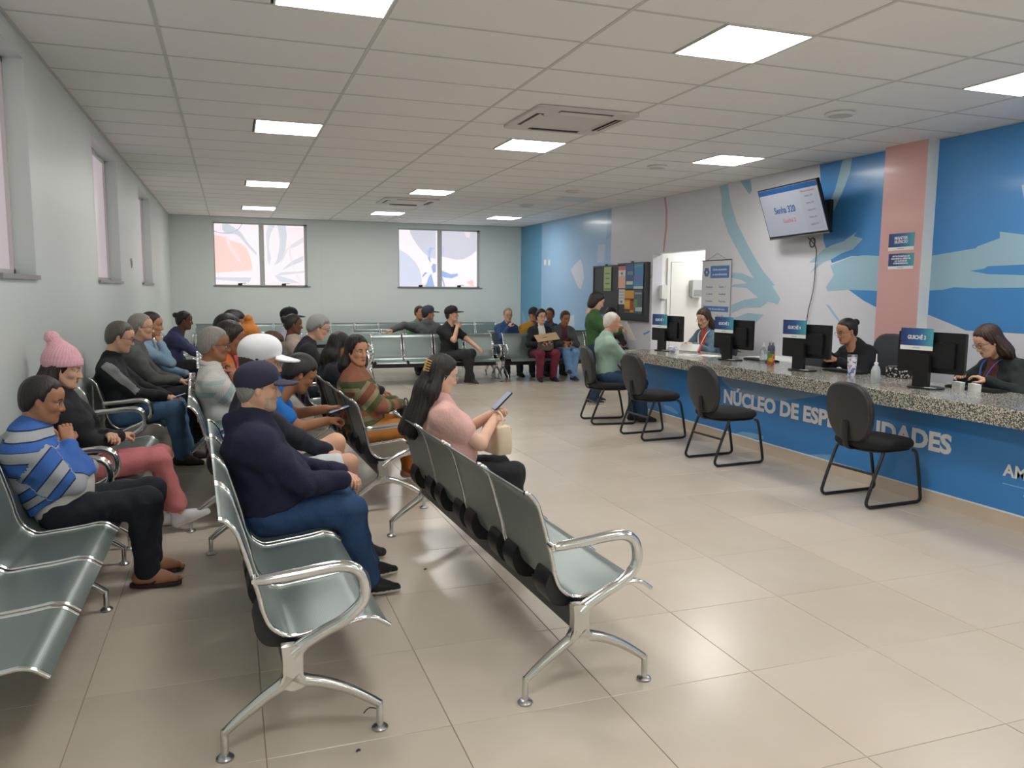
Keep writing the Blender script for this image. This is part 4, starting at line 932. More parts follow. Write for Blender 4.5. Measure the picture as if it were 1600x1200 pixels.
# ------------------------------------------------------------------ people: smooth solids turned into meshes
class Field:
    """signed distance on a grid; primitives are blended only inside their own boxes"""
    def __init__(s, lo, hi, h):
        s.h = h; s.lo = np.array(lo, float); n = np.ceil((np.array(hi)-s.lo)/h).astype(int)+1
        s.n = n; s.D = np.full(n, .2, np.float32)
        s.ax = [s.lo[k]+h*np.arange(n[k]) for k in range(3)]
    def _sl(s, lo, hi):
        i0 = np.maximum(np.floor((np.array(lo)-s.lo)/s.h).astype(int), 0); i1 = np.minimum(np.ceil((np.array(hi)-s.lo)/s.h).astype(int)+1, s.n)
        if np.any(i1 <= i0): return None
        return tuple(slice(a, b) for a, b in zip(i0, i1))
    def grid(s, sl): return np.meshgrid(s.ax[0][sl[0]], s.ax[1][sl[1]], s.ax[2][sl[2]], indexing='ij', sparse=True)
    def _put(s, sl, d, k, op='u'):
        A = s.D[sl]
        if op == 'u':
            if k > 0: hh = np.maximum(k-np.abs(A-d), 0)/k; r = np.minimum(A, d)-hh*hh*k*.25
            else: r = np.minimum(A, d)
        elif op == 'sub':
            e = -d
            if k > 0: hh = np.maximum(k-np.abs(A-e), 0)/k; r = np.maximum(A, e)+hh*hh*k*.25
            else: r = np.maximum(A, e)
        s.D[sl] = r
    def cap(s, a, b, ra, rb=None, k=.03, op='u'):
        a = np.array(a, float); b = np.array(b, float); rb = ra if rb is None else rb; m = max(ra, rb)+k+.03
        sl = s._sl(np.minimum(a, b)-m, np.maximum(a, b)+m)
        if sl is None: return s
        X, Y, Z = s.grid(sl); ba = b-a; L2 = ba@ba+1e-12
        t = np.clip(((X-a[0])*ba[0]+(Y-a[1])*ba[1]+(Z-a[2])*ba[2])/L2, 0, 1)
        d = np.sqrt((X-a[0]-t*ba[0])**2+(Y-a[1]-t*ba[1])**2+(Z-a[2]-t*ba[2])**2)-(ra+(rb-ra)*t)
        s._put(sl, d.astype(np.float32), k, op); return s
    def ell(s, c, r, R=None, k=.03, op='u'):
        c = np.array(c, float); r = np.array(r, float); m = r.max()+k+.03; sl = s._sl(c-m, c+m)
        if sl is None: return s
        X, Y, Z = s.grid(sl); X = X-c[0]; Y = Y-c[1]; Z = Z-c[2]
        if R is not None:
            R = np.array(R); X, Y, Z = (R[0,0]*X+R[1,0]*Y+R[2,0]*Z, R[0,1]*X+R[1,1]*Y+R[2,1]*Z, R[0,2]*X+R[1,2]*Y+R[2,2]*Z)
        k0 = np.sqrt((X/r[0])**2+(Y/r[1])**2+(Z/r[2])**2); k1 = np.sqrt((X/r[0]**2)**2+(Y/r[1]**2)**2+(Z/r[2]**2)**2)+1e-9
        d = k0*(k0-1)/k1
        s._put(sl, d.astype(np.float32), k, op); return s
    def plane(s, p, n, k=.0):          # keep the side n points to
        n = np.array(n, float); n /= np.linalg.norm(n); sl = (slice(None),)*3; X, Y, Z = s.grid(sl)
        d = -((X-p[0])*n[0]+(Y-p[1])*n[1]+(Z-p[2])*n[2]); s.D = np.maximum(s.D, d.astype(np.float32)); return s
    def func(s, f):
        X, Y, Z = s.grid((slice(None),)*3); s.D = f(s.D, X, Y, Z).astype(np.float32); return s
    def mesh(s):
        """naive surface nets"""
        D = s.D; S = D < 0; n = D.shape
        C = np.zeros(tuple(x-1 for x in n), np.int8)
        for dx in (0, 1):
            for dy in (0, 1):
                for dz in (0, 1): C += S[dx:n[0]-1+dx, dy:n[1]-1+dy, dz:n[2]-1+dz]
        act = (C > 0) & (C < 8); ids = np.argwhere(act); idx = np.full(act.shape, -1, np.int64); idx[act] = np.arange(len(ids))
        if len(ids) == 0: return np.zeros((0, 3)), np.zeros((0, 4), int)
        acc = np.zeros((len(ids), 3)); cnt = np.zeros(len(ids)); i, j, k = ids.T
        cor = [(a, b, c) for a in (0, 1) for b in (0, 1) for c in (0, 1)]
        val = {c: D[i+c[0], j+c[1], k+c[2]] for c in cor}
        for a in cor:
            for ax in range(3):
                if a[ax]: continue
                b = list(a); b[ax] = 1; b = tuple(b); va, vb = val[a], val[b]; m = (va < 0) != (vb < 0)
                t = np.where(m, va/np.where(m, va-vb, 1), 0); P = np.tile(np.array(a, float), (len(ids), 1)); P[:, ax] = t
                acc += P*m[:, None]; cnt += m
        V = (ids+acc/cnt[:, None])*s.h+s.lo
        Fs = []
        for ax in range(3):
            o1, o2 = (ax+1) % 3, (ax+2) % 3
            a = [slice(1, -1)]*3; a[ax] = slice(0, -1); b = [slice(1, -1)]*3; b[ax] = slice(1, None)
            sa, sb = S[tuple(a)], S[tuple(b)]; e = np.argwhere(sa != sb)
            if len(e) == 0: continue
            fl = sa[tuple(e.T)]; e = e+1; e[:, ax] -= 1
            def cell(d1, d2):
                q = e.copy(); q[:, o1] += d1; q[:, o2] += d2; return idx[tuple(q.T)]
            q = np.stack([cell(-1, -1), cell(0, -1), cell(0, 0), cell(-1, 0)], 1)
            q = np.where(fl[:, None], q, q[:, ::-1]); Fs.append(q)
        Q = np.concatenate(Fs); return V, Q[(Q >= 0).all(1)]
def fast_mesh(name, V, Q, mats, mi=None, attrs=None, extra=None):
    me = bpy.data.meshes.new(name); V = np.asarray(V, np.float32); Q = np.asarray(Q, np.int32)
    if extra is not None:      # extra MB pieces appended
        ev = np.concatenate(extra.v); tri = extra.f; off = len(V); V = np.concatenate([V, ev.astype(np.float32)])
    me.vertices.add(len(V)); me.vertices.foreach_set('co', V.ravel())
    loops = list(Q.ravel()); starts = list(range(0, len(Q)*4, 4)); m_ = list(mi) if mi is not None else [0]*len(Q)
    if extra is not None:
        p = len(loops)
        for f, k in zip(extra.f, extra.m):
            starts.append(p); loops.extend(x+off for x in f); p += len(f); m_.append(k)
    me.loops.add(len(loops)); me.loops.foreach_set('vertex_index', np.array(loops, np.int32))
    me.polygons.add(len(starts)); me.polygons.foreach_set('loop_start', np.array(starts, np.int32))
    me.update(calc_edges=True)
    for m in mats: me.materials.append(m)
    me.polygons.foreach_set('material_index', np.array(m_, np.int32)); me.polygons.foreach_set('use_smooth', np.ones(len(starts), bool))
    if attrs:
        for k, v in attrs.items():
            at = me.attributes.new(k, 'FLOAT', 'POINT'); vv = np.zeros(len(V), np.float32); vv[:len(v)] = v; at.data.foreach_set('value', vv)
    me.validate(); me.update()
    return me
def smooth_verts(V, Q, it=1, lam=.5):
    for _ in range(it):
        acc = np.zeros_like(V); cnt = np.zeros(len(V))
        for a in range(4):
            i, j = Q[:, a], Q[:, (a+1) % 4]
            np.add.at(acc, i, V[j]); np.add.at(cnt, i, 1); np.add.at(acc, j, V[i]); np.add.at(cnt, j, 1)
        V = V+lam*(acc/np.maximum(cnt, 1)[:, None]-V)
    return V
def rotm(yaw=0, pitch=0, roll=0):      # pitch > 0 looks down, roll > 0 tips to the right
    cy, sy, cp, sp, cr, sr = math.cos(yaw), math.sin(yaw), math.cos(pitch), math.sin(pitch), math.cos(roll), math.sin(roll)
    Rz = np.array([[cy,-sy,0],[sy,cy,0],[0,0,1]]); Ry = np.array([[cp,0,sp],[0,1,0],[-sp,0,cp]]); Rx = np.array([[1,0,0],[0,cr,-sr],[0,sr,cr]])
    return Rz@Ry@Rx
# ---- head (forward +x, centre of the skull at the origin)
_hc = {}
def head_geo(fem, h, fat=0., nose=1.):
    key = (fem, h, round(fat, 2), nose)
    if key in _hc: return _hc[key]
    f = Field((-.14, -.12, -.22), (.15, .12, .15), h); w = .95 if fem else 1.
    f.ell((-.015, 0, .035), (.097, .076*w, .088), k=.02); f.ell((.022, 0, -.035), (.068, (.053+.012*fat)*w, .085), k=.03)
    f.ell((.045, 0, -.082), (.04, (.030+.012*fat)*w, .034), k=.025); f.ell((.068, 0, -.103), (.02, .02, .016), k=.02)
    for s in (-1, 1):
        f.cap((-.005, s*.052*w, -.045), (.048, s*.027*w, -.094), .019+.008*fat, .015+.008*fat, k=.03)
        f.ell((.054, s*.036*w, -.024), (.026, .021, .022), k=.022)
        f.cap((.080, s*.014, .022), (.066, s*.05*w, .020), .011, .009, k=.014)
    f.ell((.062, 0, .05), (.03, .05*w, .032), k=.03)
    for s in (-1, 1): f.ell((.094, s*.031*w, -.001), (.017, .018, .0125), k=.010, op='sub')
    for s in (-1, 1): f.ell((.0715, s*.031*w, .0070), (.0135, .0165, .0095), k=.004); f.ell((.0695, s*.031*w, -.0105), (.0125, .015, .0085), k=.006)
    f.cap((.083, 0, .012), (.083+.021*nose, 0, -.033), .008, .0115, k=.014)
    for s in (-1, 1): f.ell((.094, s*.0125, -.037), (.012, .0085, .0085), k=.008)
    f.cap((.079, -.017, -.0635), (.079, .017, -.0635), .0085, k=.007); f.cap((.0905, -.006, -.061), (.0905, .006, -.061), .005, k=.006); f.cap((.078, -.014, -.075), (.078, .014, -.075), .009, k=.007)
    f.cap((.092, -.02, -.0688), (.092, .02, -.0688), .003, k=.004, op='sub')
    for s in (-1, 1):
        f.ell((-.008, s*.077*w, -.008), (.017, .009, .031), rotm(s*.35, 0, 0)@rotm(0, -.2, 0), k=.008)
        f.ell((-.002, s*.085*w, -.004), (.008, .005, .016), k=.005, op='sub')
    f.cap((-.02, 0, -.05), (-.045, 0, -.26), .05*w+.006*fat, .056*w+.008*fat, k=.03)
    V, Q = f.mesh(); V = smooth_verts(V, Q, 1, .35); c = V[Q].mean(1); mi = np.zeros(len(Q), int)
    lips = (c[:, 0] > .080) & ((c[:, 1]/.0215)**2+((c[:, 2]+.0685)/.0095)**2 < 1); mi[lips] = 1
    ex = MB()
    for s in (-1, 1):
        ex.ball((.0738, s*.031*w, -.0022), .0118, 10, 8, 3); ex.ball((.0789, s*.031*w, -.0018), .0078, 8, 6, 4)
        ex.tube(spline([(.0915, s*.013, .0215), (.0905, s*.024, .0250), (.0830, s*.038*w, .0250), (.0725, s*.05*w, .0190)], 3), [.0022]+[.0042]*8+[.0018], 6, mi=2)
    _hc[key] = (V, Q, mi, ex); return _hc[key]
# ---- hand (wrist at the origin, fingers towards +x, palm towards -z, thumb on the +y side)
_hh = {}
def hand_geo(curl, h):
    key = (curl, h)
    if key in _hh: return _hh[key]
    f = Field((-.06, -.07, -.12), (.22, .095, .06), h)
    f.cap((-.05, 0, 0), (.01, 0, 0), .0255, .026, k=.015)
    for y in (-.024, -.008, .008, .024): f.cap((.015, y*.75, 0), (.085, y, 0), .0145, .0125, k=.012)
    f.ell((.03, .022, -.008), (.032, .018, .016), k=.015)
    for y, L, r in ((.027, .072, .0088), (.009, .08, .0092), (-.009, .075, .0088), (-.027, .058, .0078)):
        p = np.array([.085, y, 0.]); a = curl*.55; fan = y*1.2
        for seg, fr in enumerate((.46, .30, .24)):
            d = np.array([math.cos(a), fan*math.cos(a)*.35, -math.sin(a)]); q = p+d*L*fr
            f.cap(p, q, r*(1-.08*seg), r*(1-.08*(seg+1)), k=.004); p = q; a += curl*(.95 if seg == 0 else .75)
    p = np.array([.02, .03, -.006]); a = .75-.25*curl
    for L, r in ((.042, .0125), (.032, .0105), (.024, .009)):
        d = np.array([math.cos(a), math.sin(a), -.35-.4*curl]); d /= np.linalg.norm(d); q = p+d*L; f.cap(p, q, r, r*.9, k=.007); p = q; a -= .35+.3*curl
    V, Q = f.mesh(); _hh[key] = (V, Q); return _hh[key]
def ik(a, c, l1, l2, pole):
    a = np.array(a, float); c = np.array(c, float); v = c-a; d = np.linalg.norm(v); dm = (l1+l2)*.999
    if d > dm: c = a+v*dm/d; v = c-a; d = dm
    d = max(d, abs(l1-l2)+.01); x = (l1*l1-l2*l2+d*d)/(2*d); y = math.sqrt(max(l1*l1-x*x, 0)); u = v/np.linalg.norm(v)
    p = np.array(pole, float); p = p-u*(p@u); p /= np.linalg.norm(p)+1e-9
    return a+u*x+p*y, c
def dirv(lean, side=0.): v = np.array([math.sin(lean), math.sin(side), math.cos(lean)]); return v/np.linalg.norm(v)
def frame(up, fwd_hint):
    up = up/np.linalg.norm(up); l = np.cross(up, fwd_hint); l /= np.linalg.norm(l); f = np.cross(l, up); return np.stack([f, l, up], 1)
def wob(p, sc, amp, ph):
    X, Y, Z = p
    return amp*(np.sin(X*sc*1.3+2.2*np.sin(Z*sc*.7+ph)+ph)*np.sin(Y*sc*1.1+1.7*np.sin(X*sc*.6-ph))+.6*np.sin(Z*sc*1.7+1.5*np.sin(Y*sc*.9+ph)))
SKIN = dict(light='#d9a98f', fair='#e0b59e', tan='#c08a6b', brown='#9a6a4d', dark='#6b4634', red='#d09a82')
def skin_mat(c): return mat('skin_'+c.lstrip('#'), c, .55, noise=.06, nscale=18, bump=.06, bscale=120, spec=.4)
def hair_mat(c):
    nm = 'hair_'+c.lstrip('#')
    if nm in _mats: return _mats[nm]
    m = mat(nm, c, .48, noise=.35, nscale=1.); nt = m.node_tree; n = [x for x in nt.nodes if x.type == 'TEX_NOISE'][0]; tc = [x for x in nt.nodes if x.type == 'TEX_COORD'][0]
    mp = nt.nodes.new('ShaderNodeMapping'); mp.inputs['Scale'].default_value = (150, 150, 22); nt.links.new(tc.outputs['Object'], mp.inputs['Vector']); nt.links.new(mp.outputs['Vector'], n.inputs['Vector'])
    bp = nt.nodes.new('ShaderNodeBump'); bp.inputs['Strength'].default_value = .6; bp.inputs['Distance'].default_value = .006; nt.links.new(n.outputs['Fac'], bp.inputs['Height']); nt.links.new(bp.outputs['Normal'], nt.nodes['Principled BSDF'].inputs['Normal'])
    return m
LV = {2: (.0105, .0046, .0044), 1: (.014, .0062, .0055), 0: (.019, .0085, .0075)}
_pid = [0]
def person(label, loc, rot, lod=1, seat=.378, stand=False, scale=1., fem=False, skin='tan', lean=-.12, hunch=.25, side=0., twist=0., neck=.15, head=(0., .15, 0.),
           hands=None, elbow=((-.3, .8, -.6), (-.3, -.8, -.6)), hand_rot=((.0, 0., 0.), (.0, 0., 0.)), curl=(.7, .7), feet=((.42, .12), (.42, -.12)), foot_yaw=(.15, -.15), knee=((.6, .1, 1), (.6, -.1, 1)), ankle_z=(.085, .085), foot_pitch=(0., 0.),
           fat=0., belly=0., bust=0., top='#555555', topk='cloth', sleeve='long', pants='#333a4a', pantk='cloth', pleg='long', shoes='#222222', sole='#222222', shoe_style='shoe', hem=.03,
           bands=None, front=None, sleeve_stripe=None, hair='short', hairc='#241d1a', hairlen=.2, hairback=0., cap=None, glasses=None, collar=None, hoodie=False, hem_color=None, brow=None, beard=None, skirtjacket=0., adj=None, arm=1., leg=1.):
    if adj: lean, scale, hunch = adj[0], adj[1], adj[5]; loc = (loc[0]+adj[2]*math.cos(rot)-adj[3]*math.sin(rot), loc[1]+adj[2]*math.sin(rot)+adj[3]*math.cos(rot)); seat += adj[4]
    _pid[0] += 1; ph = _pid[0]*1.37; vb, vh, vd = LV[lod]
    root = thing('person', label, 'person', (loc[0], loc[1], 0), rot)
    s = scale; zh = (.86*s if stand else seat+.088)
    H0 = np.array([0, 0, zh]); Pm = H0+.27*s*dirv(lean, side); N = Pm+.235*s*dirv(lean+hunch, side); up2 = dirv(lean+hunch, side)
    fw = np.array([math.cos(twist), math.sin(twist), 0.]); Ft = frame(up2, fw); Fl = frame(dirv(lean, side), np.array([math.cos(twist*.4), math.sin(twist*.4), 0]))
    sh = [N-Ft[:, 2]*.100*s+Ft[:, 1]*q*(.142 if fem else .160)*s*(1+.16*fat)-Ft[:, 0]*.005 for q in (1, -1)]
    hy = .088*s
    hd_dir = dirv(lean+hunch+neck, side*.5); HC = N+hd_dir*.172*s+np.array([.022*math.cos(head[0]), .022*math.sin(head[0]), 0])
    HR = rotm(head[0], head[1], head[2])
    ua, fa, th, sn = .285*s*arm, .245*s*arm, .42*s*leg, .415*s*leg
    if hands is None: hands = ((.30, .10, zh+.13), (.30, -.10, zh+.13))
    chin = HC+HR@np.array([.075, 0, -.115])*s
    hands = tuple(chin+np.array(q[1:]) if q[0] == 'chin' else q for q in hands)
    elb, wr_ = [], []
    for k in (0, 1):
        e, w_ = ik(sh[k], hands[k], ua, fa, elbow[k]); elb.append(e); wr_.append(w_)
    kn, an = [], []
    hip = [H0+np.array([0, hy, 0]), H0-np.array([0, hy, 0])]
    for k in (0, 1):
        a = np.array([feet[k][0], feet[k][1], ankle_z[k]]); q, a2 = ik(hip[k], a, th, sn, knee[k]); kn.append(q); an.append(a2)
    pts = np.array([H0, N, HC]+sh+elb+wr_+kn+an); lo = pts.min(0)-.24; hi = pts.max(0)+.24; lo[2] = max(lo[2], -.05)
    def torso(f, o, kk=.05):
        b = .02*fat
        f.ell(H0+Fl[:, 2]*.02, (.118+o+b, (.168 if fem else .158)*s+o+.05*fat, .115+o), Fl, k=kk)
        f.ell(H0+Fl[:, 2]*.15*s+Fl[:, 0]*(.012+.05*belly+.02*fat), (.108+o+.05*belly+.045*fat, (.128 if fem else .142)*s+o+.03*belly+.06*fat, .15+o), Fl, k=kk)
        f.ell(Pm+Ft[:, 2]*.07*s-Ft[:, 0]*.004, (.108+o+.03*fat, (.138 if fem else .155)*s+o+.04*fat, .15*s+o), Ft, k=kk)
        for q in (1, -1):
            f.ell(Pm+Ft[:, 2]*.10*s+Ft[:, 1]*q*.07+Ft[:, 0]*.035, (.066+o, .082+o, .07+o), Ft, k=kk)
            if bust: f.ell(Pm+Ft[:, 2]*.055*s+Ft[:, 1]*q*.07+Ft[:, 0]*(.075+.02*bust), (.055+.02*bust+o, .068+.01*bust+o, .062+.012*bust+o), Ft, k=.03)
        f.cap(sh[0]-Ft[:, 0]*.01, sh[1]-Ft[:, 0]*.01, .046+o+.006*fat, k=kk)
        for q in sh: f.cap(N-Ft[:, 2]*.03, q+(N-q)*.12, .056+o, .044+o, k=kk); f.cap(q+(N-q)*.15, q+(Pm-q)*.75, .044+o, .072+o+.02*fat, k=kk)
        f.cap(N-Ft[:, 2]*.075, N+Ft[:, 2]*.008, .085+o, .054+o*.6, k=kk)
    def arms(f, oa, ob, upto=1., kk=.03):
        for k in (0, 1):
            L1, L2 = ua, fa; tt = upto*(L1+L2); fz = 1+.25*fat
            if tt <= L1: e = sh[k]+(elb[k]-sh[k])*tt/L1; f.cap(sh[k]+(e-sh[k])*.05, e, .042*s+oa, (.045*s+oa+.006)*fz, k=kk*1.9)
            else:
                f.cap(sh[k]+(elb[k]-sh[k])*.04, sh[k]+(elb[k]-sh[k])*.45, .038*s+oa, (.043*s+oa)*fz, k=kk*1.9); f.cap(sh[k]+(elb[k]-sh[k])*.45, elb[k], (.044*s+oa)*fz, (.040*s+oa)*fz, k=kk); e = elb[k]+(wr_[k]-elb[k])*min(1, (tt-L1)/L2)
                f.cap(elb[k], e, (.040*s+oa)*fz, (.0285*s+ob)*fz, k=min(kk, .018))
    def legs(f, o, ob, upto=1., kk=.03):
        for k in (0, 1):
            tt = upto*(th+sn); fz = 1+.22*fat
            a0 = hip[k]
            if tt <= th: e = a0+(kn[k]-a0)*tt/th; f.cap(a0, e, (.082+o)*fz, (.064+o+.012)*fz, k=kk)
            else:
                f.cap(a0, kn[k], (.080+o)*fz, (.055+o)*fz, k=kk); e = kn[k]+(an[k]-kn[k])*min(1, (tt-th)/sn)
                mid = kn[k]+(an[k]-kn[k])*.35-np.array([.012, 0, 0]) if upto > .98 else e
                f.cap(kn[k], mid, (.055+o)*fz, (.052+o*.9)*fz, k=kk); f.cap(mid, e, (.052+o*.9)*fz, .036+ob, k=kk)
    # ---- trousers
    cut_floor = lambda f: f.plane((0, 0, .002), (0, 0, 1))
    fp = Field(lo, hi, vb); fp.ell(H0+Fl[:, 2]*.01, (.125+.03*fat, .172*s+.06*fat, .115), Fl, k=.05)
    up_leg = {'long': .985, 'short': .40, 'crop': .9}[pleg]; legs(fp, .014 if pantk != 'tight' else .004, .026 if pantk != 'tight' else .008, up_leg, .04)
    fp.plane(H0+Fl[:, 2]*.115, -Fl[:, 2])
    if not stand: fp.plane((0, 0, seat-.012), (0, 0, 1)) if False else None
    fp.func(lambda D, X, Y, Z: D+wob((X, Y, Z), 36, .0036, ph)); V, Q = fp.mesh()
    link('trousers' if pleg != 'short' else 'shorts', fast_mesh('trousers', V, Q, [cloth(pants, pantk if pantk != 'tight' else 'cloth')]), root)
    # ---- top
    ft = Field(lo, hi, vb); oo = .012+.012*(topk == 'knit')+.006*hoodie+.006*bool(hem_color); torso(ft, oo); ft.plane(H0+Fl[:, 2]*hem, Fl[:, 2])
    su = {'long': .97, 'short': .36, 'cap': .27, 'three': .75, 'none': .04}[sleeve]; arms(ft, .011+.004*(topk == 'knit')+.004*hoodie, .014+.006*hoodie, su, .045)
    if hoodie: ft.cap(N+Ft[:, 1]*.075-Ft[:, 0]*.03+Ft[:, 2]*.01, N-Ft[:, 0]*.09+Ft[:, 2]*.0, .035, .045, k=.03); ft.cap(N-Ft[:, 1]*.075-Ft[:, 0]*.03+Ft[:, 2]*.01, N-Ft[:, 0]*.09+Ft[:, 2]*.0, .035, .045, k=.03)
    if skirtjacket: ft.cap(H0+Fl[:, 1]*.11-Fl[:, 0]*.02, H0+Fl[:, 1]*.12+np.array([.05, 0, -skirtjacket]), .1, .07, k=.05); ft.cap(H0-Fl[:, 1]*.11-Fl[:, 0]*.02, H0-Fl[:, 1]*.12+np.array([.05, 0, -skirtjacket]), .1, .07, k=.05)
    ft.func(lambda D, X, Y, Z: D+wob((X, Y, Z), 33, .0046 if sleeve not in ('short', 'cap') else .0026, ph+2))
    V, Q = ft.mesh(); mats = [cloth(top, topk)]; mi = np.zeros(len(Q), int); attrs = None; cen = V[Q].mean(1)
    # distance to arm and torso axes, used for stripes and panels
    def seg_t(P, a, b):
        ba = b-a; t = np.clip(((P-a)@ba)/(ba@ba), 0, 1); return np.linalg.norm(P-a-t[:, None]*ba, axis=1), t
    if bands or sleeve_stripe or front:
        best = []; 
        for k in (0, 1):
            d1, t1 = seg_t(V, sh[k], elb[k]); d2, t2 = seg_t(V, elb[k], wr_[k]); along = np.where(d1 < d2, t1*ua, ua+t2*fa); best.append((np.minimum(d1, d2), along))
        dt, tt = seg_t(V, H0, N); dt = dt-.07
        armd = np.minimum(best[0][0], best[1][0]); al = np.where(best[0][0] < best[1][0], best[0][1], best[1][1]); isarm = (armd < dt) & (al > .05)
        tv_ = (V-H0)@Fl[:, 2]; tv2 = .27*s+(V-Pm)@Ft[:, 2]; tz = np.where(tv_ < .25*s, tv_, np.maximum(tv2, .25*s))
        coord = np.where(isarm, .45*s-al, tz); vis_arm = isarm[Q].mean(1) > .5
    if bands:
        attrs = {'band': coord}; m = bpy.data.materials.new('striped_knit'); m.use_nodes = True; nt = m.node_tree; b = nt.nodes['Principled BSDF']; b.inputs['Roughness'].default_value = .9
        at = nt.nodes.new('ShaderNodeAttribute'); at.attribute_name = 'band'; mr = nt.nodes.new('ShaderNodeMapRange'); mr.inputs['From Min'].default_value = -.2; mr.inputs['From Max'].default_value = .6
        nt.links.new(at.outputs['Fac'], mr.inputs['Value']); r = nt.nodes.new('ShaderNodeValToRGB'); r.color_ramp.interpolation = 'CONSTANT'; e = r.color_ramp.elements
        bl = sorted(bands); e[0].position = 0; e[0].color = lin(bl[0][1]); e[1].position = min(1, max(0, (bl[1][0]+.2)/.8)); e[1].color = lin(bl[1][1])
        for p_, c_ in bl[2:]: x = e.new(min(1, max(0, (p_+.2)/.8))); x.color = lin(c_)
        nt.links.new(mr.outputs['Result'], r.inputs['Fac']); nt.links.new(r.outputs['Color'], b.inputs['Base Color'])
        tc = nt.nodes.new('ShaderNodeTexCoord'); n2 = nt.nodes.new('ShaderNodeTexNoise'); n2.inputs['Scale'].default_value = 150; nt.links.new(tc.outputs['Object'], n2.inputs['Vector']); bp = nt.nodes.new('ShaderNodeBump'); bp.inputs['Strength'].default_value = .35; bp.inputs['Distance'].default_value = .01
        nt.links.new(n2.outputs['Fac'], bp.inputs['Height']); nt.links.new(bp.outputs['Normal'], b.inputs['Normal']); mats = [m]
    if front:      # (half width at the collar, half width at the hem, colour): the inner garment showing between open jacket fronts
        loc_ = (cen-H0)@Fl; h01 = np.clip(cen@Ft[:, 2]-H0@Ft[:, 2], 0, .5)/.5; wdt = front[1]+(front[0]-front[1])*h01
        mats.append(cloth(front[2])); mi[(np.abs((cen-Pm)@Ft[:, 1]) < wdt) & (((cen-Pm)@Ft[:, 0]) > .045) & ~vis_arm] = 1
    if sleeve_stripe:
        mats.append(cloth(sleeve_stripe)); 
        for k in (0, 1):
            ax = elb[k]-sh[k]; ax = ax/np.linalg.norm(ax); outw = np.array([-.15, (1 if k == 0 else -1)*.75, .65]); outw = outw-ax*(outw@ax); outw /= np.linalg.norm(outw)
            t = (cen-sh[k])@ax; rad = cen-sh[k]-t[:, None]*ax; rn = np.linalg.norm(rad, axis=1)+1e-9
            mi[(t > -.06) & (t < ua*.98) & (rn < .11) & ((rad@outw)/rn > .84)] = 1
    topo = link('top', fast_mesh('top', V, Q, mats, mi, attrs), root); topo['label'] = label.split(' with ')[0][:60] if False else 'upper garment'
    del topo['label']
    if hem_color:   # an undershirt hanging below the sweater
        fu = Field(lo, hi, vb); torso(fu, .012); fu.plane(H0+Fl[:, 2]*(hem-.10), Fl[:, 2]); fu.plane(H0+Fl[:, 2]*(hem+.03), -Fl[:, 2]); V, Q = fu.mesh(); link('undershirt', fast_mesh('undershirt', V, Q, [cloth(hem_color)]), root)
    # ---- body: arms, legs, torso core, hands and head as one mesh
    fb = Field(lo, hi, vb if (sleeve == 'long' and pleg == 'long') else vb*.8); torso(fb, -.022, .04); arms(fb, -.008 if sleeve == 'long' else 0., 0., 1.0, .03); legs(fb, -.014 if pleg != 'short' else -.004, -.002 if pleg != 'short' else .004, 1., .03)
    fb.cap(N-Ft[:, 2]*.05, HC-HR[:, 2]*.08-HR[:, 0]*.03, .052, .05, k=.03)
    V, Q = fb.mesh(); Vs, Qs, Ms = [V], [Q], [np.zeros(len(Q), int)]; nv = len(V); ex = MB()
    hv, hq, hm, hex_ = head_geo(fem, vh, fat); hs = s*1.0
    V2 = (hv*hs)@HR.T+HC; Vs.append(V2); Qs.append(hq+nv); Ms.append(hm.copy()); nv += len(V2)
    if beard:
        c = hv[hq].mean(1); mk = (c[:, 2] < -.045) & (c[:, 0] > .03) & (c[:, 2] > -.125); Ms[-1][mk & (Ms[-1] == 0)] = 5
    for k in (0, 1):
        fv, fq = hand_geo(curl[k], vd); fv = fv.copy(); fq2 = fq
        if k == 1: fv[:, 1] *= -1; fq2 = fq[:, ::-1]
        d = wr_[k]-elb[k]; d /= np.linalg.norm(d); upg = np.array([0, 0, 1.]); 
        if abs(d[2]) > .9: upg = np.array([-1., 0, 0])
        l = np.cross(upg, d); l /= np.linalg.norm(l); R0 = np.stack([d, l, np.cross(d, l)], 1); R = R0@rotm(*hand_rot[k])
        V3 = (fv*s*(.92 if fem else 1.))@R.T+wr_[k]; Vs.append(V3); Qs.append(fq2+nv); Ms.append(np.zeros(len(fq2), int)); nv += len(V3)
    for v_, f_, m_ in ((None, None, None),):
        ex.n = 0; 
        for a in hex_.v: ex.v.append((a*hs)@HR.T+HC)
        ex.f = list(hex_.f); ex.m = list(hex_.m); ex.n = hex_.n
    sk = SKIN.get(skin, skin); skl = lin(sk)
    lipc = mat('lip_'+sk.lstrip('#'), '#%02x%02x%02x' % tuple(int(max(0, min(255, v))) for v in (int(sk[1:3], 16)*.86, int(sk[3:5], 16)*.66, int(sk[5:7], 16)*.66)), .5)
    mats = [skin_mat(sk), lipc, hair_mat(brow or (hairc if hairc not in ('#b9b3ab',) else '#6f6660')), mat('eye_white', '#d8d2cc', .3), mat('iris', '#2b1c15', .2), hair_mat(beard or '#777777')]
    me = fast_mesh('body', np.concatenate(Vs), np.concatenate(Qs), mats, np.concatenate(Ms), None, ex); link('body', me, root)
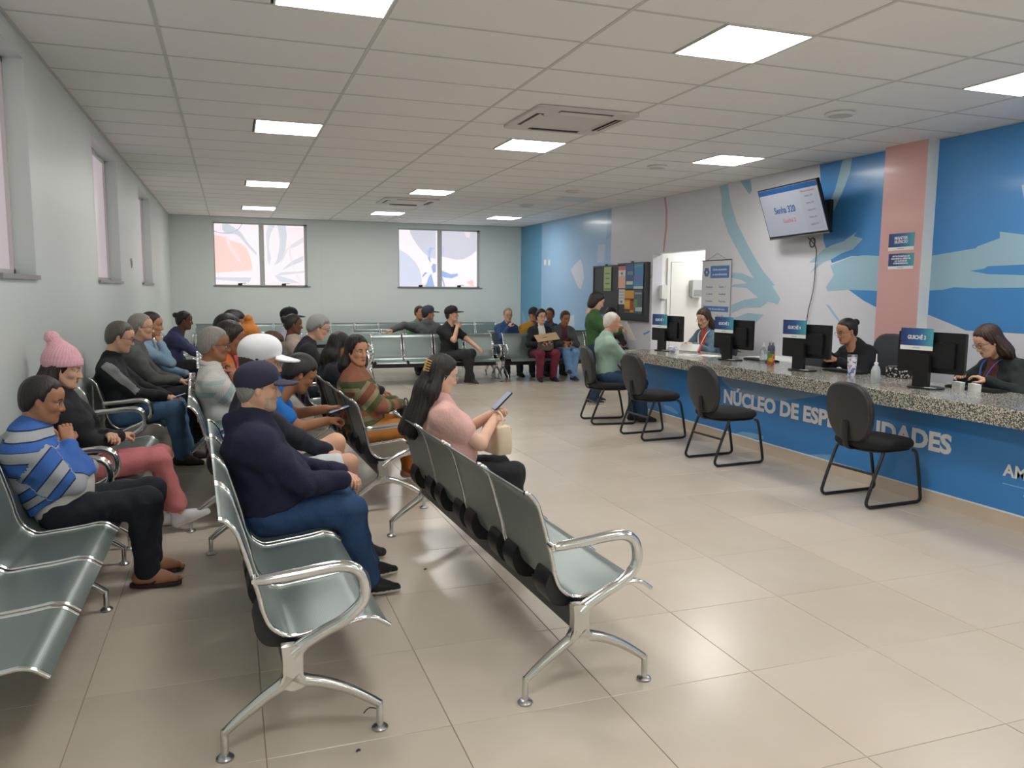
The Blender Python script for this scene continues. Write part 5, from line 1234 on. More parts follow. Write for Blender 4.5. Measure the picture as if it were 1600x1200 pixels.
    # ---- shoes
    for k in (0, 1):
        yw = foot_yaw[k]; R = rotm(yw, foot_pitch[k], 0); f = Field((-.13, -.07, -.1), (.24, .07, .11), vd*1.25); bare = shoe_style == 'flipflop'
        f.cap((-.045, 0, -.045), (.06, 0, -.05), .036, .038, k=.02); f.cap((.06, 0, -.05), (.155 if not bare else .145, .0, -.062), .038, .026, k=.025); f.cap((-.03, 0, -.03), (-.02, 0, .03 if not bare else .02), .037, .04, k=.025); f.cap((-.01, 0, .0), (.1, 0, -.045), .03, .024, k=.03)
        f.plane((0, 0, -.083), (0, 0, 1)); V, Q = f.mesh(); zc = V[Q].mean(1)[:, 2]; A = an[k]+np.array([0, 0, 0])
        V = (V*s)@R.T+A; V[:, 2] = np.maximum(V[:, 2], .0012)
        if bare:
            tm = MB(); [tm.ball(((np.array([.182-.012*abs(q-1)-.008*max(0, q-2), (.026-.0125*q)*(1 if k == 1 else -1), -.066])*s)@R.T)+A+np.array([0, 0, .004]), .0115 if q == 0 else .0085, 8, 6) for q in range(5)]; link('foot', fast_mesh('foot', V+np.array([0, 0, .006]), Q, [skin_mat(sk)], None, None, tm), root); mb = MB(); mb.prism(supel(.14, .048, 2.6), -.086, -.068); P = np.concatenate(mb.v)+np.array([.045, 0, 0]); P = (P*s)@R.T+A; P[:, 2] = np.maximum(P[:, 2], .001); mb.v = [P]
            sl = obj('sandal', mb, M(shoes, .6), root); st = MB(); 
            for q in (-1, 1): st.tube(((np.array(spline([(.03, q*.042, -.066), (.075, q*.03, -.035), (.12, 0, -.035)], 5)))*s)@R.T+A, .0065, 6)
            obj('strap', st, M(shoes, .6), sl, True)
        else:
            mi = (zc < -.062).astype(int); link('shoe', fast_mesh('shoe', V, Q, [M(shoes, .6), M(sole, .6)], mi), root)
    # ---- hair
    def head_obj(name, f, m, sm=1, parent=root, mi=None):
        V, Q = f.mesh(); V = smooth_verts(V, Q, sm, .4) if sm else V
        return link(name, fast_mesh(name, (V*hs)@HR.T+HC, Q, m if isinstance(m, list) else [m], None if mi is None else mi(V[Q].mean(1))), parent)
    hm = hair_mat(hairc); w = .95 if fem else 1.
    def line(xs, zs): return lambda D, X, Y, Z: np.maximum(D, (np.interp(X.ravel(), xs, zs).reshape(X.shape)-Z)*.8)
    if hair not in (None, 'bald'):
        lo_, hi_ = (-.22, -.16, -.14), (.14, .16, .19)
        if hair in ('long', 'pony'): lo_ = (-.28-hairback, -.2, -.20-hairlen)
        f = Field(lo_, hi_, vh*1.15); th_ = (.45 if cap else 1.)*{'buzz': .004, 'short': .011, 'full': .020, 'curly': .028, 'long': .014, 'bun': .008, 'bob': .022, 'pony': .008}[hair]
        e_ = .0025
        f.ell((-.015, 0, .035), (.097+e_, .076*w+e_, .088+e_), k=.0)
        if hair in ('short', 'buzz', 'full', 'long', 'bun', 'pony'): f.ell((-.045, 0, -.02), (.060, .064*w, .075), k=.03)
        if hair in ('bob', 'curly'): f.ell((-.035, 0, -.045), (.072, .084*w, .10), k=.03)
        lx = [-.2, -.09, -.045, -.03, -.012, .005, .016, .028, .045, .06, .075, .085, .2]
        lz = {'short': [-.09, -.09, -.06, -.035, .005, .0, -.012, .055, .078, .07, .076, .08, .085], 'buzz': [-.085, -.085, -.055, -.03, .008, .004, .0, .055, .075, .08, .084, .088, .09], 'full': [-.095, -.095, -.06, -.03, .0, -.005, -.012, .04, .06, .058, .066, .068, .07],
              'curly': [-.11, -.11, -.1, -.09, -.07, -.03, .0, .02, .04, .05, .055, .06, .07], 'bun': [-.08, -.08, -.05, -.03, .006, .005, .002, .05, .064, .066, .07, .074, .08], 'pony': [-.08, -.08, -.05, -.03, .006, .005, .002, .05, .064, .066, .07, .074, .08],
              'bob': [-.15, -.15, -.14, -.13, -.11, -.08, -.04, .01, .035, .05, .06, .064, .07], 'long': [-.14, -.14, -.14, -.14, -.12, -.09, -.05, .0, .035, .055, .066, .072, .08]}[hair]
        def grow(D, X, Y, Z):
            L = np.interp(X.ravel(), lx, lz).reshape(X.shape)+.006*np.sin(Y*170+X*60+ph)+.004*np.sin(Y*390+ph*2)
            up = Z-L; return np.maximum(D-th_*np.clip(up/.035, 0, 1)**.7, -up*.7)
        f.func(grow)
        if cap: f.func(lambda D, X, Y, Z: np.maximum(D, Z-(.055 if cap[0] != 'beanie' else .03)))
        if hair == 'bun': f.ell((-.125, 0, .06), (.035, .038, .036), k=.015)
        if hair == 'long':
            g = Field(lo_, hi_, vh*1.15)
            for q in (-1, 1):
                g.cap((-.03, q*.062*w, .01), (-.055, q*.082, -.12), .038, .042, k=.03); g.cap((-.055, q*.082, -.12), (-.075-hairback, q*.088, -.12-hairlen), .042, .030+.3*hairback, k=.06)
            g.cap((-.07, 0, .02), (-.085, 0, -.13), .06, .06, k=.04); g.cap((-.085, 0, -.13), (-.105-hairback, 0, -.10-hairlen), .06, .055, k=.06)
            f.D = np.minimum(f.D, g.D)
        if hair == 'pony': f.cap((-.11, 0, .045), (-.15, 0, .01), .025, .03, k=.02); f.cap((-.15, 0, .01), (-.15, 0, -.02-hairlen), .03, .016, k=.02)
        am = .0009 if hair not in ('curly', 'bob', 'long') else (.005 if hair == 'curly' else .0025)
        f.func(lambda D, X, Y, Z: D+am*np.sin(np.arctan2(Y, X+.02)*(26 if hair != 'curly' else 14)+Z*(25 if hair != 'curly' else 90)+ph))
        head_obj('hair', f, hm, 1)
    if cap:
        kind, cc = cap[0], cap[1]
        if kind == 'beanie':
            f = Field((-.2, -.13, -.06), (.13, .13, .24), vh); f.ell((-.022, 0, .045), (.117, .095, .095), k=0); f.cap((-.03, 0, .09), (-.075, 0, .15), .078, .045, k=.05)
            f.func(lambda D, X, Y, Z: np.maximum(D+.0024*np.sin(np.arctan2(Y, X+.02)*30), .035-.22*(X+.02)*-1-.005-Z+(.0)*X)); ho = head_obj('knit_hat', f, cloth(cc, 'knit'), 0)
            g = Field((-.2, -.13, -.08), (.13, .13, .12), vh); g.ell((-.02, 0, .045), (.122, .10, .10), k=0); g.func(lambda D, X, Y, Z: np.maximum(D+.0018*np.sin(np.arctan2(Y, X+.02)*34), np.abs(Z-.035-.22*(X+.02))-.024)); head_obj('hat_cuff', g, cloth(cc, 'knit'), 0, ho)
            p = Field((-.2, -.09, .08), (.02, .09, .26), vh); p.ell((-.1, 0, .178), (.044, .044, .042), k=0); p.func(lambda D, X, Y, Z: D+.005*np.sin(X*260)*np.sin(Y*250)*np.sin(Z*255)); head_obj('pompom', p, cloth(cap[2], 'knit'), 0, ho)
        else:
            f = Field((-.17, -.13, -.04), (.14, .13, .19), vh); f.ell((-.018, 0, .045), (.113, .090, .096), k=0); f.ell((.02, 0, .085), (.07, .068, .055), k=.03); f.func(lambda D, X, Y, Z: np.maximum(D, (.006+.42*X)-Z))
            ho = head_obj('cap', f, M(cc, .8), 1)
            g = Field((.02, -.13, -.03), (.23, .13, .10), vh*.8)
            g.func(lambda D, X, Y, Z: np.maximum((np.sqrt(((X-.075)/.125)**2+(Y/.088)**2)-1)*.08, np.maximum(.07-X, np.abs(Z-(.047-.10*(X-.08)-2.6*Y*Y))-.0052)))
            head_obj('brim', g, M(cap[2] if len(cap) > 2 else cc, .8), 0, ho)
            b = Field((-.05, -.04, .12), (.03, .04, .18), vh*.7); b.ell((-.016, 0, .150), (.009, .009, .005), k=0); head_obj('button', b, M(cc, .8), 0, ho)
    if glasses:
        g = MB()
        for q in (-1, 1):
            g.tube([(.101+.0*t, q*.031+.021*math.cos(t), -.002+.0165*math.sin(t)) for t in np.linspace(0, 2*PI, 16, endpoint=False)], .0019, 5, True); g.tube([(.098, q*.052, .004), (.04, q*.077, .004), (-.01, q*.083, .0)], .0018, 5)
        g.tube([(.102, -.01, .002), (.105, 0, .004), (.102, .01, .002)], .0018, 5); g.v = [(v*hs)@HR.T+HC for v in g.v]; obj('glasses', g, M(glasses, .3), root, True)
    if collar:
        c0 = N+Ft[:, 2]*.012; ring = [c0+Ft[:, 0]*(.066*math.cos(t)-.006)+Ft[:, 1]*.066*math.sin(t)+Ft[:, 2]*(.014-.022*math.cos(t)) for t in np.linspace(0, 2*PI, 24, endpoint=False)]
        obj('collar', MB().tube(ring, .0155, 8, True, flat=1.3), cloth(collar), root, True)
    info = dict(root=root, wr=wr_, elb=elb, sh=sh, N=N, HC=HC, HR=HR, H0=H0, kn=kn, an=an, hs=hs)
    return info
def to_world(info, p):
    r = info['root']; a = r.rotation_euler[2]; c, s = math.cos(a), math.sin(a); return (r.location[0]+p[0]*c-p[1]*s, r.location[1]+p[0]*s+p[1]*c, p[2])
ADJ = {'Q1': (-0.217, 0.92, -0.006, -0.025, -0.008, 0.192), 'Q2': (-0.129, 1.026, -0.003, 0.006, 0.002, 0.183), 'Q3': (0.323, 1.006, 0.038, -0.004, 0.001, 0.467), 'Q4': (-0.184, 0.998, -0.03, -0.001, -0.001, 0.123), 'Q5': (-0.1, 1.022, 0.006, 0.013, 0.008, 0.166), 'Q6': (-0.086, 1.064, 0.013, 0.017, 0.012, 0.168), 'Q7': (-0.034, 1.059, 0.015, 0.012, 0.011, 0.19), 'Q8': (0.154, 0.986, -0.07, 0.001, -0.004, 0.398), 'Q9': (0.46, 1.01, 0.057, -0.005, 0.002, 0.501), 'P1': (-0.599, 0.909, -0.009, -0.048, -0.013, 0.58), 'P2': (-0.47, 0.95, -0.019, -0.007, -0.0, 0.353), 'P3': (-0.277, 1.02, -0.026, -0.018, -0.008, 0.301), 'P4': (-0.175, 1.04, -0.011, 0.003, 0.004, 0.247), 'P5': (-0.091, 1.039, -0.005, 0.008, 0.007, 0.227), 'P6': (0.094, 0.999, -0.012, -0.001, -0.0, 0.227), 'R1': (-0.201, 0.893, -0.008, -0.028, -0.01, 0.126), 'R2': (-0.202, 0.933, -0.016, -0.025, -0.014, 0.166), 'R3': (-0.207, 0.895, -0.04, -0.014, -0.013, 0.289), 'R4': (-0.117, 1.038, -0.037, 0.004, -0.004, 0.354), 'R5': (-0.157, 0.982, -0.003, -0.008, -0.007, 0.076), 'R6': (-0.105, 1.034, -0.019, 0.005, 0.002, 0.143), 'S3': (-0.123, 1.032, -0.031, -0.067, -0.007, 0.211), 'S2': (-0.027, 1.023, -0.005, -0.056, -0.006, 0.199), 'S1': (-0.064, 0.995, -0.008, -0.066, -0.002, 0.195), 'T1': (-0.071, 0.983, -0.008, -0.056, -0.006, 0.238), 'T2': (-0.015, 0.992, 0.005, 0.018, -0.003, 0.247), 'T3': (-0.069, 0.975, -0.009, -0.064, -0.009, 0.199), 'T4': (-0.042, 0.983, -0.011, -0.06, -0.006, 0.237), 'T5': (-0.028, 0.973, -0.029, -0.145, -0.01, 0.37), 'T6': (-0.096, 0.999, -0.018, -0.064, -0.0, 0.158), 'U1': (-0.059, 0.92, -0.024, 0.005, 0.0, 0.047), 'U2': (-0.103, 0.949, -0.041, 0.012, -0.011, 0.166), 'V1': (0.064, 0.971, -0.012, 0.033, -0.003, 0.22), 'V2': (0.149, 0.998, 0.013, -0.021, -0.001, 0.3), 'V3': (0.068, 0.991, -0.009, 0.021, -0.003, 0.331)}
# ------------------------------------------------------------------ who is in the room
def at(b, k, dx=.045, dy=0.):
    p = rowpos(b, k); a = b.rotation_euler[2]; return (p[0]+dx*math.cos(a)-dy*math.sin(a), p[1]+dx*math.sin(a)+dy*math.cos(a))
def sit(b, k, label, dx=.045, dy=0., rot=0., **kw): return person(label, at(b, k, dx, dy), b.rotation_euler[2]+rot, **kw)
# --- foreground and middle rows
Q1 = sit(B_Q[0], 2, 'man in a navy hoodie, navy cap and blue jeans on the foreground bench', lod=2, skin='light', hoodie=True, top='#22233f', topk='knit', pants='#2a4871', pantk='denim', shoes='#191a1d', sole='#d8d4cc', hair='short', hairc='#8d8883', brow='#77706a', cap=('cap', '#2f2e45'),
  arm=1.1, hands=((.37, .03, .615), (.36, -.06, .605)), hand_rot=((-.5, 0, 0), (.5, 0, .2)), feet=((.52, .14), (.47, -.10)), foot_yaw=(.1, -.05), lean=-.18, hunch=.2, neck=.1, head=(-.05, .06, 0), fat=.35, scale=.94, belly=.7, collar='#22233f', beard='#bf9f8c', adj=ADJ.get('Q1'))
Q2 = sit(B_Q[0], 3, 'person in a white cap, dark jacket and white shorts beside the navy hoodie', lod=2, skin='light', top='#1f2230', pants='#c9cfd0', pleg='short', shoes='#26262a', hair='short', hairc='#3a2d26', cap=('cap', '#e4e4e8'),
  hands=((.36, .06, .62), (.40, .06, .60)), feet=((.44, .12), (.50, -.10)), leg=1.12, ankle_z=(.17, .1), foot_pitch=(.5, 0), lean=-.12, hunch=.2, neck=.1, head=(-.1, .2, 0), fat=.2, scale=1.02, adj=ADJ.get('Q2'))
Q3 = sit(B_Q[1], 0, 'person in a bright blue T-shirt bent forward over a phone', lod=2, skin='brown', top='#1d69b8', sleeve='short', pants='#2d4d76', pantk='denim', hair='full', hairc='#1d1a19', hands=((.62, .07, .70), (.60, -.09, .64)), elbow=((.1, .7, -1), (.1, -.7, -1)), curl=(1., 1.), feet=((.40, .15), (.36, -.14)), lean=.28, hunch=.45, neck=.35, head=(.05, .55, 0), fat=.3, belly=.3, adj=ADJ.get('Q3'))
Q4 = sit(B_Q[1], 1, 'grey-haired man in a white and green striped polo with his hand at his mouth', dy=.1, lod=2, skin='brown', top='#d5d2cd', sleeve='short', pants='#30333c', hair='short', hairc='#8f8a85', brow='#6a625c', glasses='#2b2b2f', bands=[(-.3, '#d5d2cd'), (.07, '#9dbab4'), (.13, '#d5d2cd'), (.30, '#a9bfba'), (.345, '#d5d2cd'), (.40, '#b4c5c1'), (.43, '#d5d2cd')],
  hands=(('chin', .05, .05, -.10), ('chin', .06, -.02, -.11)), elbow=((.6, .5, -1), (.6, -.4, -1)), curl=(1., 1.), feet=((.42, .13), (.42, -.13)), lean=-.1, hunch=.2, neck=.1, head=(-.05, .12, 0), fat=.25, belly=.4, collar='#cfccc6', adj=ADJ.get('Q4'))
Q5 = sit(B_Q[1], 2, 'woman with dark hair in an orange shirt half hidden behind the striped polo', lod=1, fem=True, skin='brown', top='#e0702f', sleeve='short', pants='#2a2b33', hair='long', hairc='#2b1f19', hairlen=.12, hands=((.34, .12, .66), (.34, -.12, .66)), lean=-.1, hunch=.2, neck=.2, head=(0, .3, 0), bust=.5, scale=1., adj=ADJ.get('Q5'))
Q6 = sit(B_Q[1], 3, 'dark-haired man behind the woman in orange, face half covered', lod=1, skin='tan', top='#2b2c31', pants='#2b2d36', hair='short', hairc='#1b1716', lean=-.1, hunch=.2, neck=.1, head=(0, .25, 0), dx=.05, scale=1.03, adj=ADJ.get('Q6'))
Q7 = sit(B_Q[2], 1, 'person with black hair in dark clothes, farthest of the middle row', lod=0, skin='brown', top='#24242a', pants='#2b2d36', hair='full', hairc='#15110f', lean=-.02, hunch=.25, head=(0, .2, 0), dx=.05, scale=1.03, adj=ADJ.get('Q7'))
Q8 = sit(B_Q[2], 0, 'person in an orange knitted hat bent forward in the middle row', lod=0, fem=True, skin='brown', top='#b4352f', pants='#2b2d36', hair='bun', hairc='#2b1f19', cap=('beanie', '#c47a35', '#c47a35'), lean=.25, hunch=.45, head=(0, .55, 0), hands=((.45, .1, .6), (.45, -.1, .6)), adj=ADJ.get('Q8'))
Q9 = sit(B_Q[2], 2, 'person with brown curly hair bent forward in the middle row', lod=0, fem=True, skin='tan', top='#6d5148', pants='#2b2d36', hair='curly', hairc='#4a2f22', lean=.42, hunch=.5, head=(0, .4, 0), hands=((.62, .1, .56), (.62, -.1, .56)), adj=ADJ.get('Q9'))
# --- along the left wall
P1 = sit(B_L[0], 3, 'man in a blue and grey striped sweater resting his chin on his hand', lod=2, skin='#ad7a5e', seat=.35, top='#3a66b5', topk='knit', hem_color='#d2cfca', hem=.085, pants='#1b1f2b', shoes='#3a2420', shoe_style='flipflop', hair='short', hairc='#231d1b', dx=.10,
  bands=[(-.3, '#3f6cba'), (.115, '#24304f'), (.12, '#a9adb5'), (.155, '#24304f'), (.16, '#3f6cba'), (.20, '#24304f'), (.205, '#a9adb5'), (.255, '#24304f'), (.26, '#3f6cba'), (.33, '#24304f'), (.335, '#a9adb5'), (.385, '#24304f'), (.39, '#3f6cba'), (.43, '#24304f'), (.435, '#a9adb5'), (.475, '#24304f'), (.48, '#3f6cba')],
  hands=(('chin', .01, .05, -.10), ('chin', .055, -.015, -.10)), elbow=((.6, .6, -1), (.5, -.45, -1)), curl=(.9, .8), feet=((.36, .12), (.36, -.07)), foot_yaw=(.15, -.1), lean=-.50, hunch=.55, neck=.30, head=(-.04, .22, 0), fat=.22, belly=.7, scale=.94, adj=ADJ.get('P1'))
P2 = sit(B_L[1], 0, 'woman in a pale pink pompom hat, black jacket and pink trousers', lod=2, fem=True, skin='light', seat=.365, top='#17181d', pants='#cc7a7c', pantk='tight', pleg='crop', shoes='#dcdcdf', sole='#e6e6e6', hair='long', hairc='#2a1e1a', hairlen=.1, cap=('beanie', '#eeb6c2', '#f2b9c6'), hem_color='#cfd0d2', hem=.07,
  hands=((.13, -.09, .66), (.17, .06, .63)), elbow=((.1, 1, -.6), (.1, -1, -.6)), curl=(1., 1.), feet=((.40, .16), (.50, .0)), ankle_z=(.085, .12), foot_pitch=(0, -.4), lean=-.42, hunch=.40, neck=.2, head=(-.12, .22, 0), bust=.5, dx=.08, scale=.95, fat=.12, adj=ADJ.get('P2'))
P3 = sit(B_L[2], 0, 'man in a black sweater with grey sleeve stripe holding a phone', lod=2, skin='light', top='#1c1e24', sleeve_stripe='#8b8d90', pants='#4b6c90', pantk='denim', shoes='#3a2b26', sole='#2b2320', hair='short', hairc='#5d5852', brow='#3a332e', glasses='#55504a', hands=((.36, .05, .60), (.34, -.04, .61)), feet=((.50, .16), (.46, -.1)), lean=-.20, hunch=.32, neck=.3, head=(-.02, .28, 0), fat=.25, belly=.5, dx=.03, scale=1.04, adj=ADJ.get('P3'))
P4 = sit(B_L[2], 2, 'older man with grey hair in a grey sweater with a red collar', lod=1, skin='light', top='#5a5b59', topk='knit', pants='#25262c', hair='short', hairc='#8c8780', glasses='#6f6a64', collar='#7a2b33', hands=((.36, .08, .62), (.35, -.04, .63)), lean=-.14, hunch=.3, neck=.2, head=(0, .05, 0), scale=1.03, fat=.1, adj=ADJ.get('P4'))
P5 = sit(B_L[2], 3, 'woman with a hair bun in a light blue shirt holding her hand to her face', lod=1, fem=True, skin='tan', top='#86a3bb', pants='#26272e', hair='bun', hairc='#2b211c', hands=((.40, .1, .62), ('chin', .02, -.05, -.06)), elbow=((-.3, .8, -.6), (.8, -.3, -.8)), curl=(.7, .9), lean=-.05, hunch=.3, head=(0, .15, 0), scale=1.02, adj=ADJ.get('P5'))
P6 = sit(B_L[3], 3, 'woman with a hair bun in a dark purple shirt on the far left bench', lod=1, fem=True, skin='dark', top='#3b3f66', pants='#24252d', hair='bun', hairc='#17120f', hands=((.5, .1, .58), (.5, -.08, .58)), lean=.12, hunch=.25, head=(0, .12, 0), fat=.4, dx=.12, adj=ADJ.get('P6'))
# --- right column of benches
R1 = sit(B_R[0], 3, 'woman in a pale pink T-shirt with long black hair looking at a phone', lod=2, fem=True, skin='fair', top='#dcaea6', sleeve='cap', pants='#1d1d22', pantk='tight', shoes='#2a2a2e', hair='long', hairc='#1c1615', hairlen=.30, hairback=.03, glasses='#c9b9a6', hands=((.28, .04, .79), (.27, -.05, .77)), elbow=((.1, .7, -1), (-.05, -.8, -1)), curl=(.8, .8), feet=((.40, .13), (.38, -.13)), lean=-.14, hunch=.16, neck=.08, head=(-.05, .28, 0), scale=.92, fat=.5, belly=.4, bust=1., dx=.065, adj=ADJ.get('R1'))
R2 = sit(B_R[1], 1, 'woman in a brown and green striped sweater and mustard trousers looking at the viewer', lod=2, fem=True, skin='tan', top='#6d4d3a', topk='knit', pants='#b87432', shoes='#c09067', sole='#d8c4a8', hair='long', hairc='#191413', hairlen=.05,
  bands=[(-.3, '#57583a'), (.0, '#8a5a44'), (.05, '#4d5233'), (.09, '#7d7354'), (.13, '#8a5440'), (.18, '#54582f'), (.23, '#94856a'), (.27, '#7e4c3a'), (.33, '#8a7f62'), (.36, '#4c5230'), (.41, '#8b5843')],
  hands=((.29, .09, .66), (.30, -.04, .65)), hand_rot=((-.6, 0, 0), (.6, 0, 0)), curl=(1., 1.), feet=((.40, .12), (.46, -.12)), lean=-.12, hunch=.2, neck=.1, twist=-.25, head=(-1.15, .08, 0), fat=.3, bust=.6, belly=.3, dx=.04, scale=.97, adj=ADJ.get('R2'))
R3 = sit(B_R[1], 3, 'person with black hair in dark clothes bent forward behind the striped sweater', lod=1, fem=True, skin='brown', top='#20222e', pants='#1f2026', hair='long', hairc='#14100f', hairlen=.1, hands=((.45, .1, .6), (.45, -.1, .6)), lean=-.12, hunch=.3, neck=.2, head=(.1, .3, 0), fat=.2, scale=.93, adj=ADJ.get('R3'))
R4 = sit(B_R[2], 1, 'grey-haired man with glasses in a black T-shirt looking down', lod=1, skin='light', top='#191b22', sleeve='short', pants='#20242f', hair='full', hairc='#8e8d8b', brow='#5f5c58', glasses='#4d4a48', hands=((.42, .1, .62), (.42, -.1, .62)), lean=-.05, hunch=.38, neck=.3, head=(-.05, .4, 0), fat=.35, belly=.4, scale=1.05, adj=ADJ.get('R4'))
R5 = sit(B_R[2], 3, 'woman with a hair bun in a beige top behind the grey-haired man in black', lod=1, fem=True, skin='dark', top='#b0a197', pants='#3a3534', hair='bun', hairc='#2a201c', lean=-.12, hunch=.1, neck=.05, head=(0, .1, 0), scale=1.0, adj=ADJ.get('R5'))
R6 = sit(B_R[3], 0, 'man in a black cap and pale lavender shirt farthest along the right column', lod=0, skin='brown', top='#c9c6d6', pants='#2a2c34', hair='short', hairc='#1a1614', cap=('cap', '#1d1e22'), lean=-.05, hunch=.2, head=(0, .1, 0), scale=1.03, adj=ADJ.get('R6'))
# --- far benches
S3 = person('man in a black cap and black T-shirt with tattooed arm and crossed legs', (3.55, 12.93), math.radians(-62), lod=1, skin='light', top='#1f2124', sleeve='short', pants='#2a2b2e', shoes='#2b2622', sole='#d8cdb8', hair='short', hairc='#2a211c', cap=('cap', '#17181b'), hands=((.52, .2, .58), ('chin', .04, -.03, -.10)), elbow=((-.2, .8, -.5), (.5, -.5, -1)), curl=(.8, 1.), feet=((.40, .05), (.48, .05)), lean=-.05, hunch=.25, head=(.55, -.05, 0), scale=1.05, fat=.15, adj=ADJ.get('S3'))
S2 = person('man in a grey hoodie and dark cap with one arm along the bench back', (3.2, 13.60), math.radians(80), lod=1, skin='tan', hoodie=True, top='#55585a', topk='knit', pants='#2a2c34', hair='short', hairc='#2a211c', cap=('cap', '#353b48', '#23303f'), hands=((-.25, .62, .87), (.35, -.1, .62)), elbow=((-.3, .2, 1), (-.3, -.8, -.6)), lean=-.05, hunch=.15, head=(-1.3, .05, 0), scale=1.04, fat=.2, adj=ADJ.get('S2'))
S1 = sit(B_X3, 2, 'man in a green shirt sitting behind the grey hoodie', dx=.06, lod=0, skin='tan', top='#5d8a6f', sleeve='short', pants='#2a2c34', hair='short', hairc='#2a211c', lean=-.05, hunch=.2, head=(.4, .05, 0), scale=1.0, dy=-.05, adj=ADJ.get('S1'))
T1 = sit(B_T1, 0, 'man in a blue shirt with glasses holding his hand to his mouth', lod=1, skin='light', top='#2f4f7e', pants='#27303f', hair='buzz', hairc='#8a8078', glasses='#4a4542', hands=((.34, .06, .6), ('chin', .03, -.02, -.10)), elbow=((-.3, .8, -.6), (.7, -.5, -1)), curl=(.7, 1.), lean=-.08, hunch=.2, head=(0, .12, 0), dy=.08, adj=ADJ.get('T1'))
T2 = sit(B_T1, 1, 'person in a mustard shirt and dark cap behind the woman in maroon trousers', lod=0, skin='tan', top='#b98a2e', pants='#2a2c34', hair='short', hairc='#1a1614', cap=('cap', '#22242a'), lean=-.05, hunch=.2, head=(0, .1, 0), scale=1.0, dy=-.05, adj=ADJ.get('T2'))
T3 = sit(B_T3, 1, 'woman in a black cardigan, white striped top and maroon trousers', lod=1, fem=True, skin='light', top='#191a1e', front=(.055, .09, '#dcdcd8'), pants='#6d2337', shoes='#1c1c1f', hair='full', hairc='#1c1715', glasses='#2a2a2e', hands=((.26, .12, .68), (.28, -.08, .66)), curl=(.9, .9), feet=((.34, .13), (.34, -.12)), lean=-.08, hunch=.15, head=(0, .02, 0), fat=.25, bust=.4, dy=-.1, skirtjacket=.08, adj=ADJ.get('T3'))
T4 = sit(B_T1, 2, 'person with short dark hair in a blue top behind the two seated in front', lod=0, fem=True, skin='brown', top='#3f6187', pants='#2a2c34', hair='short', hairc='#2a231f', lean=-.05, hunch=.2, head=(-.7, .05, 0), scale=1.0, dy=-.15, adj=ADJ.get('T4'))
T5 = sit(B_T3, 2, 'man in a grey jacket and maroon shirt with light blue jeans and crossed legs', lod=1, skin='brown', top='#4b4e52', front=(.05, .07, '#5a2632'), pants='#6a93bd', pantk='denim', shoes='#2b323d', sole='#8f949b', hair='short', hairc='#2f2b29', hands=((.30, .06, .66), (.30, -.06, .66)), feet=((.42, .06), (.40, -.02)), ankle_z=(.085, .2), lean=-.05, hunch=.28, head=(.05, .3, 0), dy=-.13, fat=.15, adj=ADJ.get('T5'))
T6 = sit(B_T3, 3, 'dark-haired person mostly hidden behind the standing woman in green', lod=0, skin='brown', top='#3a3230', pants='#2a2c34', hair='full', hairc='#17130f', lean=-.05, hunch=.2, dy=.1)
# --- at the counter
U1 = person('standing woman in a dark green sweater reading a paper behind the counter chair', (4.76, 9.9), math.radians(-18), lod=1, stand=True, fem=True, skin='light', top='#33592f', pants='#25364d', pantk='denim', shoes='#2a2b2f', sole='#d9d9d6', hair='bob', hairc='#1b1614', hands=((.32, .06, 1.06), (.34, -.1, 1.02)), feet=((.03, .11), (-.03, -.11)), knee=((1, 0, 0), (1, 0, 0)), lean=.0, hunch=.10, neck=.12, head=(-.1, .4, 0), bust=.4, fat=.15, scale=.93, hem=-.03, adj=ADJ.get('U1'))
U2 = person('white-haired man in a mint green T-shirt seated at the counter', (4.24, 8.42), math.radians(-8), lod=1, seat=.475, skin='red', top='#93ad9d', sleeve='short', pants='#2e4665', pantk='denim', shoes='#1f1f22', sole='#1f1f22', hair='buzz', hairc='#cfc6bb', brow='#b9aea2', hands=((.40, .06, .66), (.38, -.06, .66)), feet=((.34, .0), (.42, -.12)), lean=-.02, hunch=.2, neck=.2, head=(-.1, .1, 0), fat=.1, scale=.98, adj=ADJ.get('U2'))
V1 = person('woman with long brown hair and glasses in a denim blazer over orange', (6.0, 9.05), math.radians(200), lod=2, seat=.50, fem=True, skin='light', top='#5b7284', front=(.035, .075, '#c9522e'), pants='#2a3444', hair='long', hairc='#3b2c22', hairlen=.1, glasses='#7a4a3c', hands=((.38, .0, .87), (.40, -.06, .87)), curl=(.8, .8), lean=.06, hunch=.2, neck=.2, head=(.05, .38, 0), bust=.5, scale=.98, adj=ADJ.get('V1'))
V2 = person('woman in a black jacket with glasses and tied hair using a phone at the counter', (6.12, 6.36), math.radians(182), lod=2, seat=.47, fem=True, skin='tan', top='#15161b', pants='#1f2026', hair='bun', hairc='#1c1715', glasses='#55423a', hands=((.42, .07, .885), (.42, -.06, .885)), curl=(.9, .9), lean=.10, hunch=.25, neck=.2, head=(-.1, .25, 0), bust=.6, fat=.25, front=(.02, .04, '#232a3c'), adj=ADJ.get('V2'))
V3 = person('woman with shoulder-length brown hair, dark green blazer and blue lanyard', (6.0, 4.72), math.radians(172), lod=2, seat=.48, fem=True, skin='light', top='#1b2424', front=(.05, .12, '#6a3a34'), pants='#1f2026', hair='long', hairc='#3a251d', hairlen=.06, glasses='#4a3a34', hands=((.36, .16, .87), (.36, -.12, .87)), lean=.04, hunch=.28, neck=.3, head=(-.12, .5, 0), bust=.8, fat=.35, adj=ADJ.get('V3'))

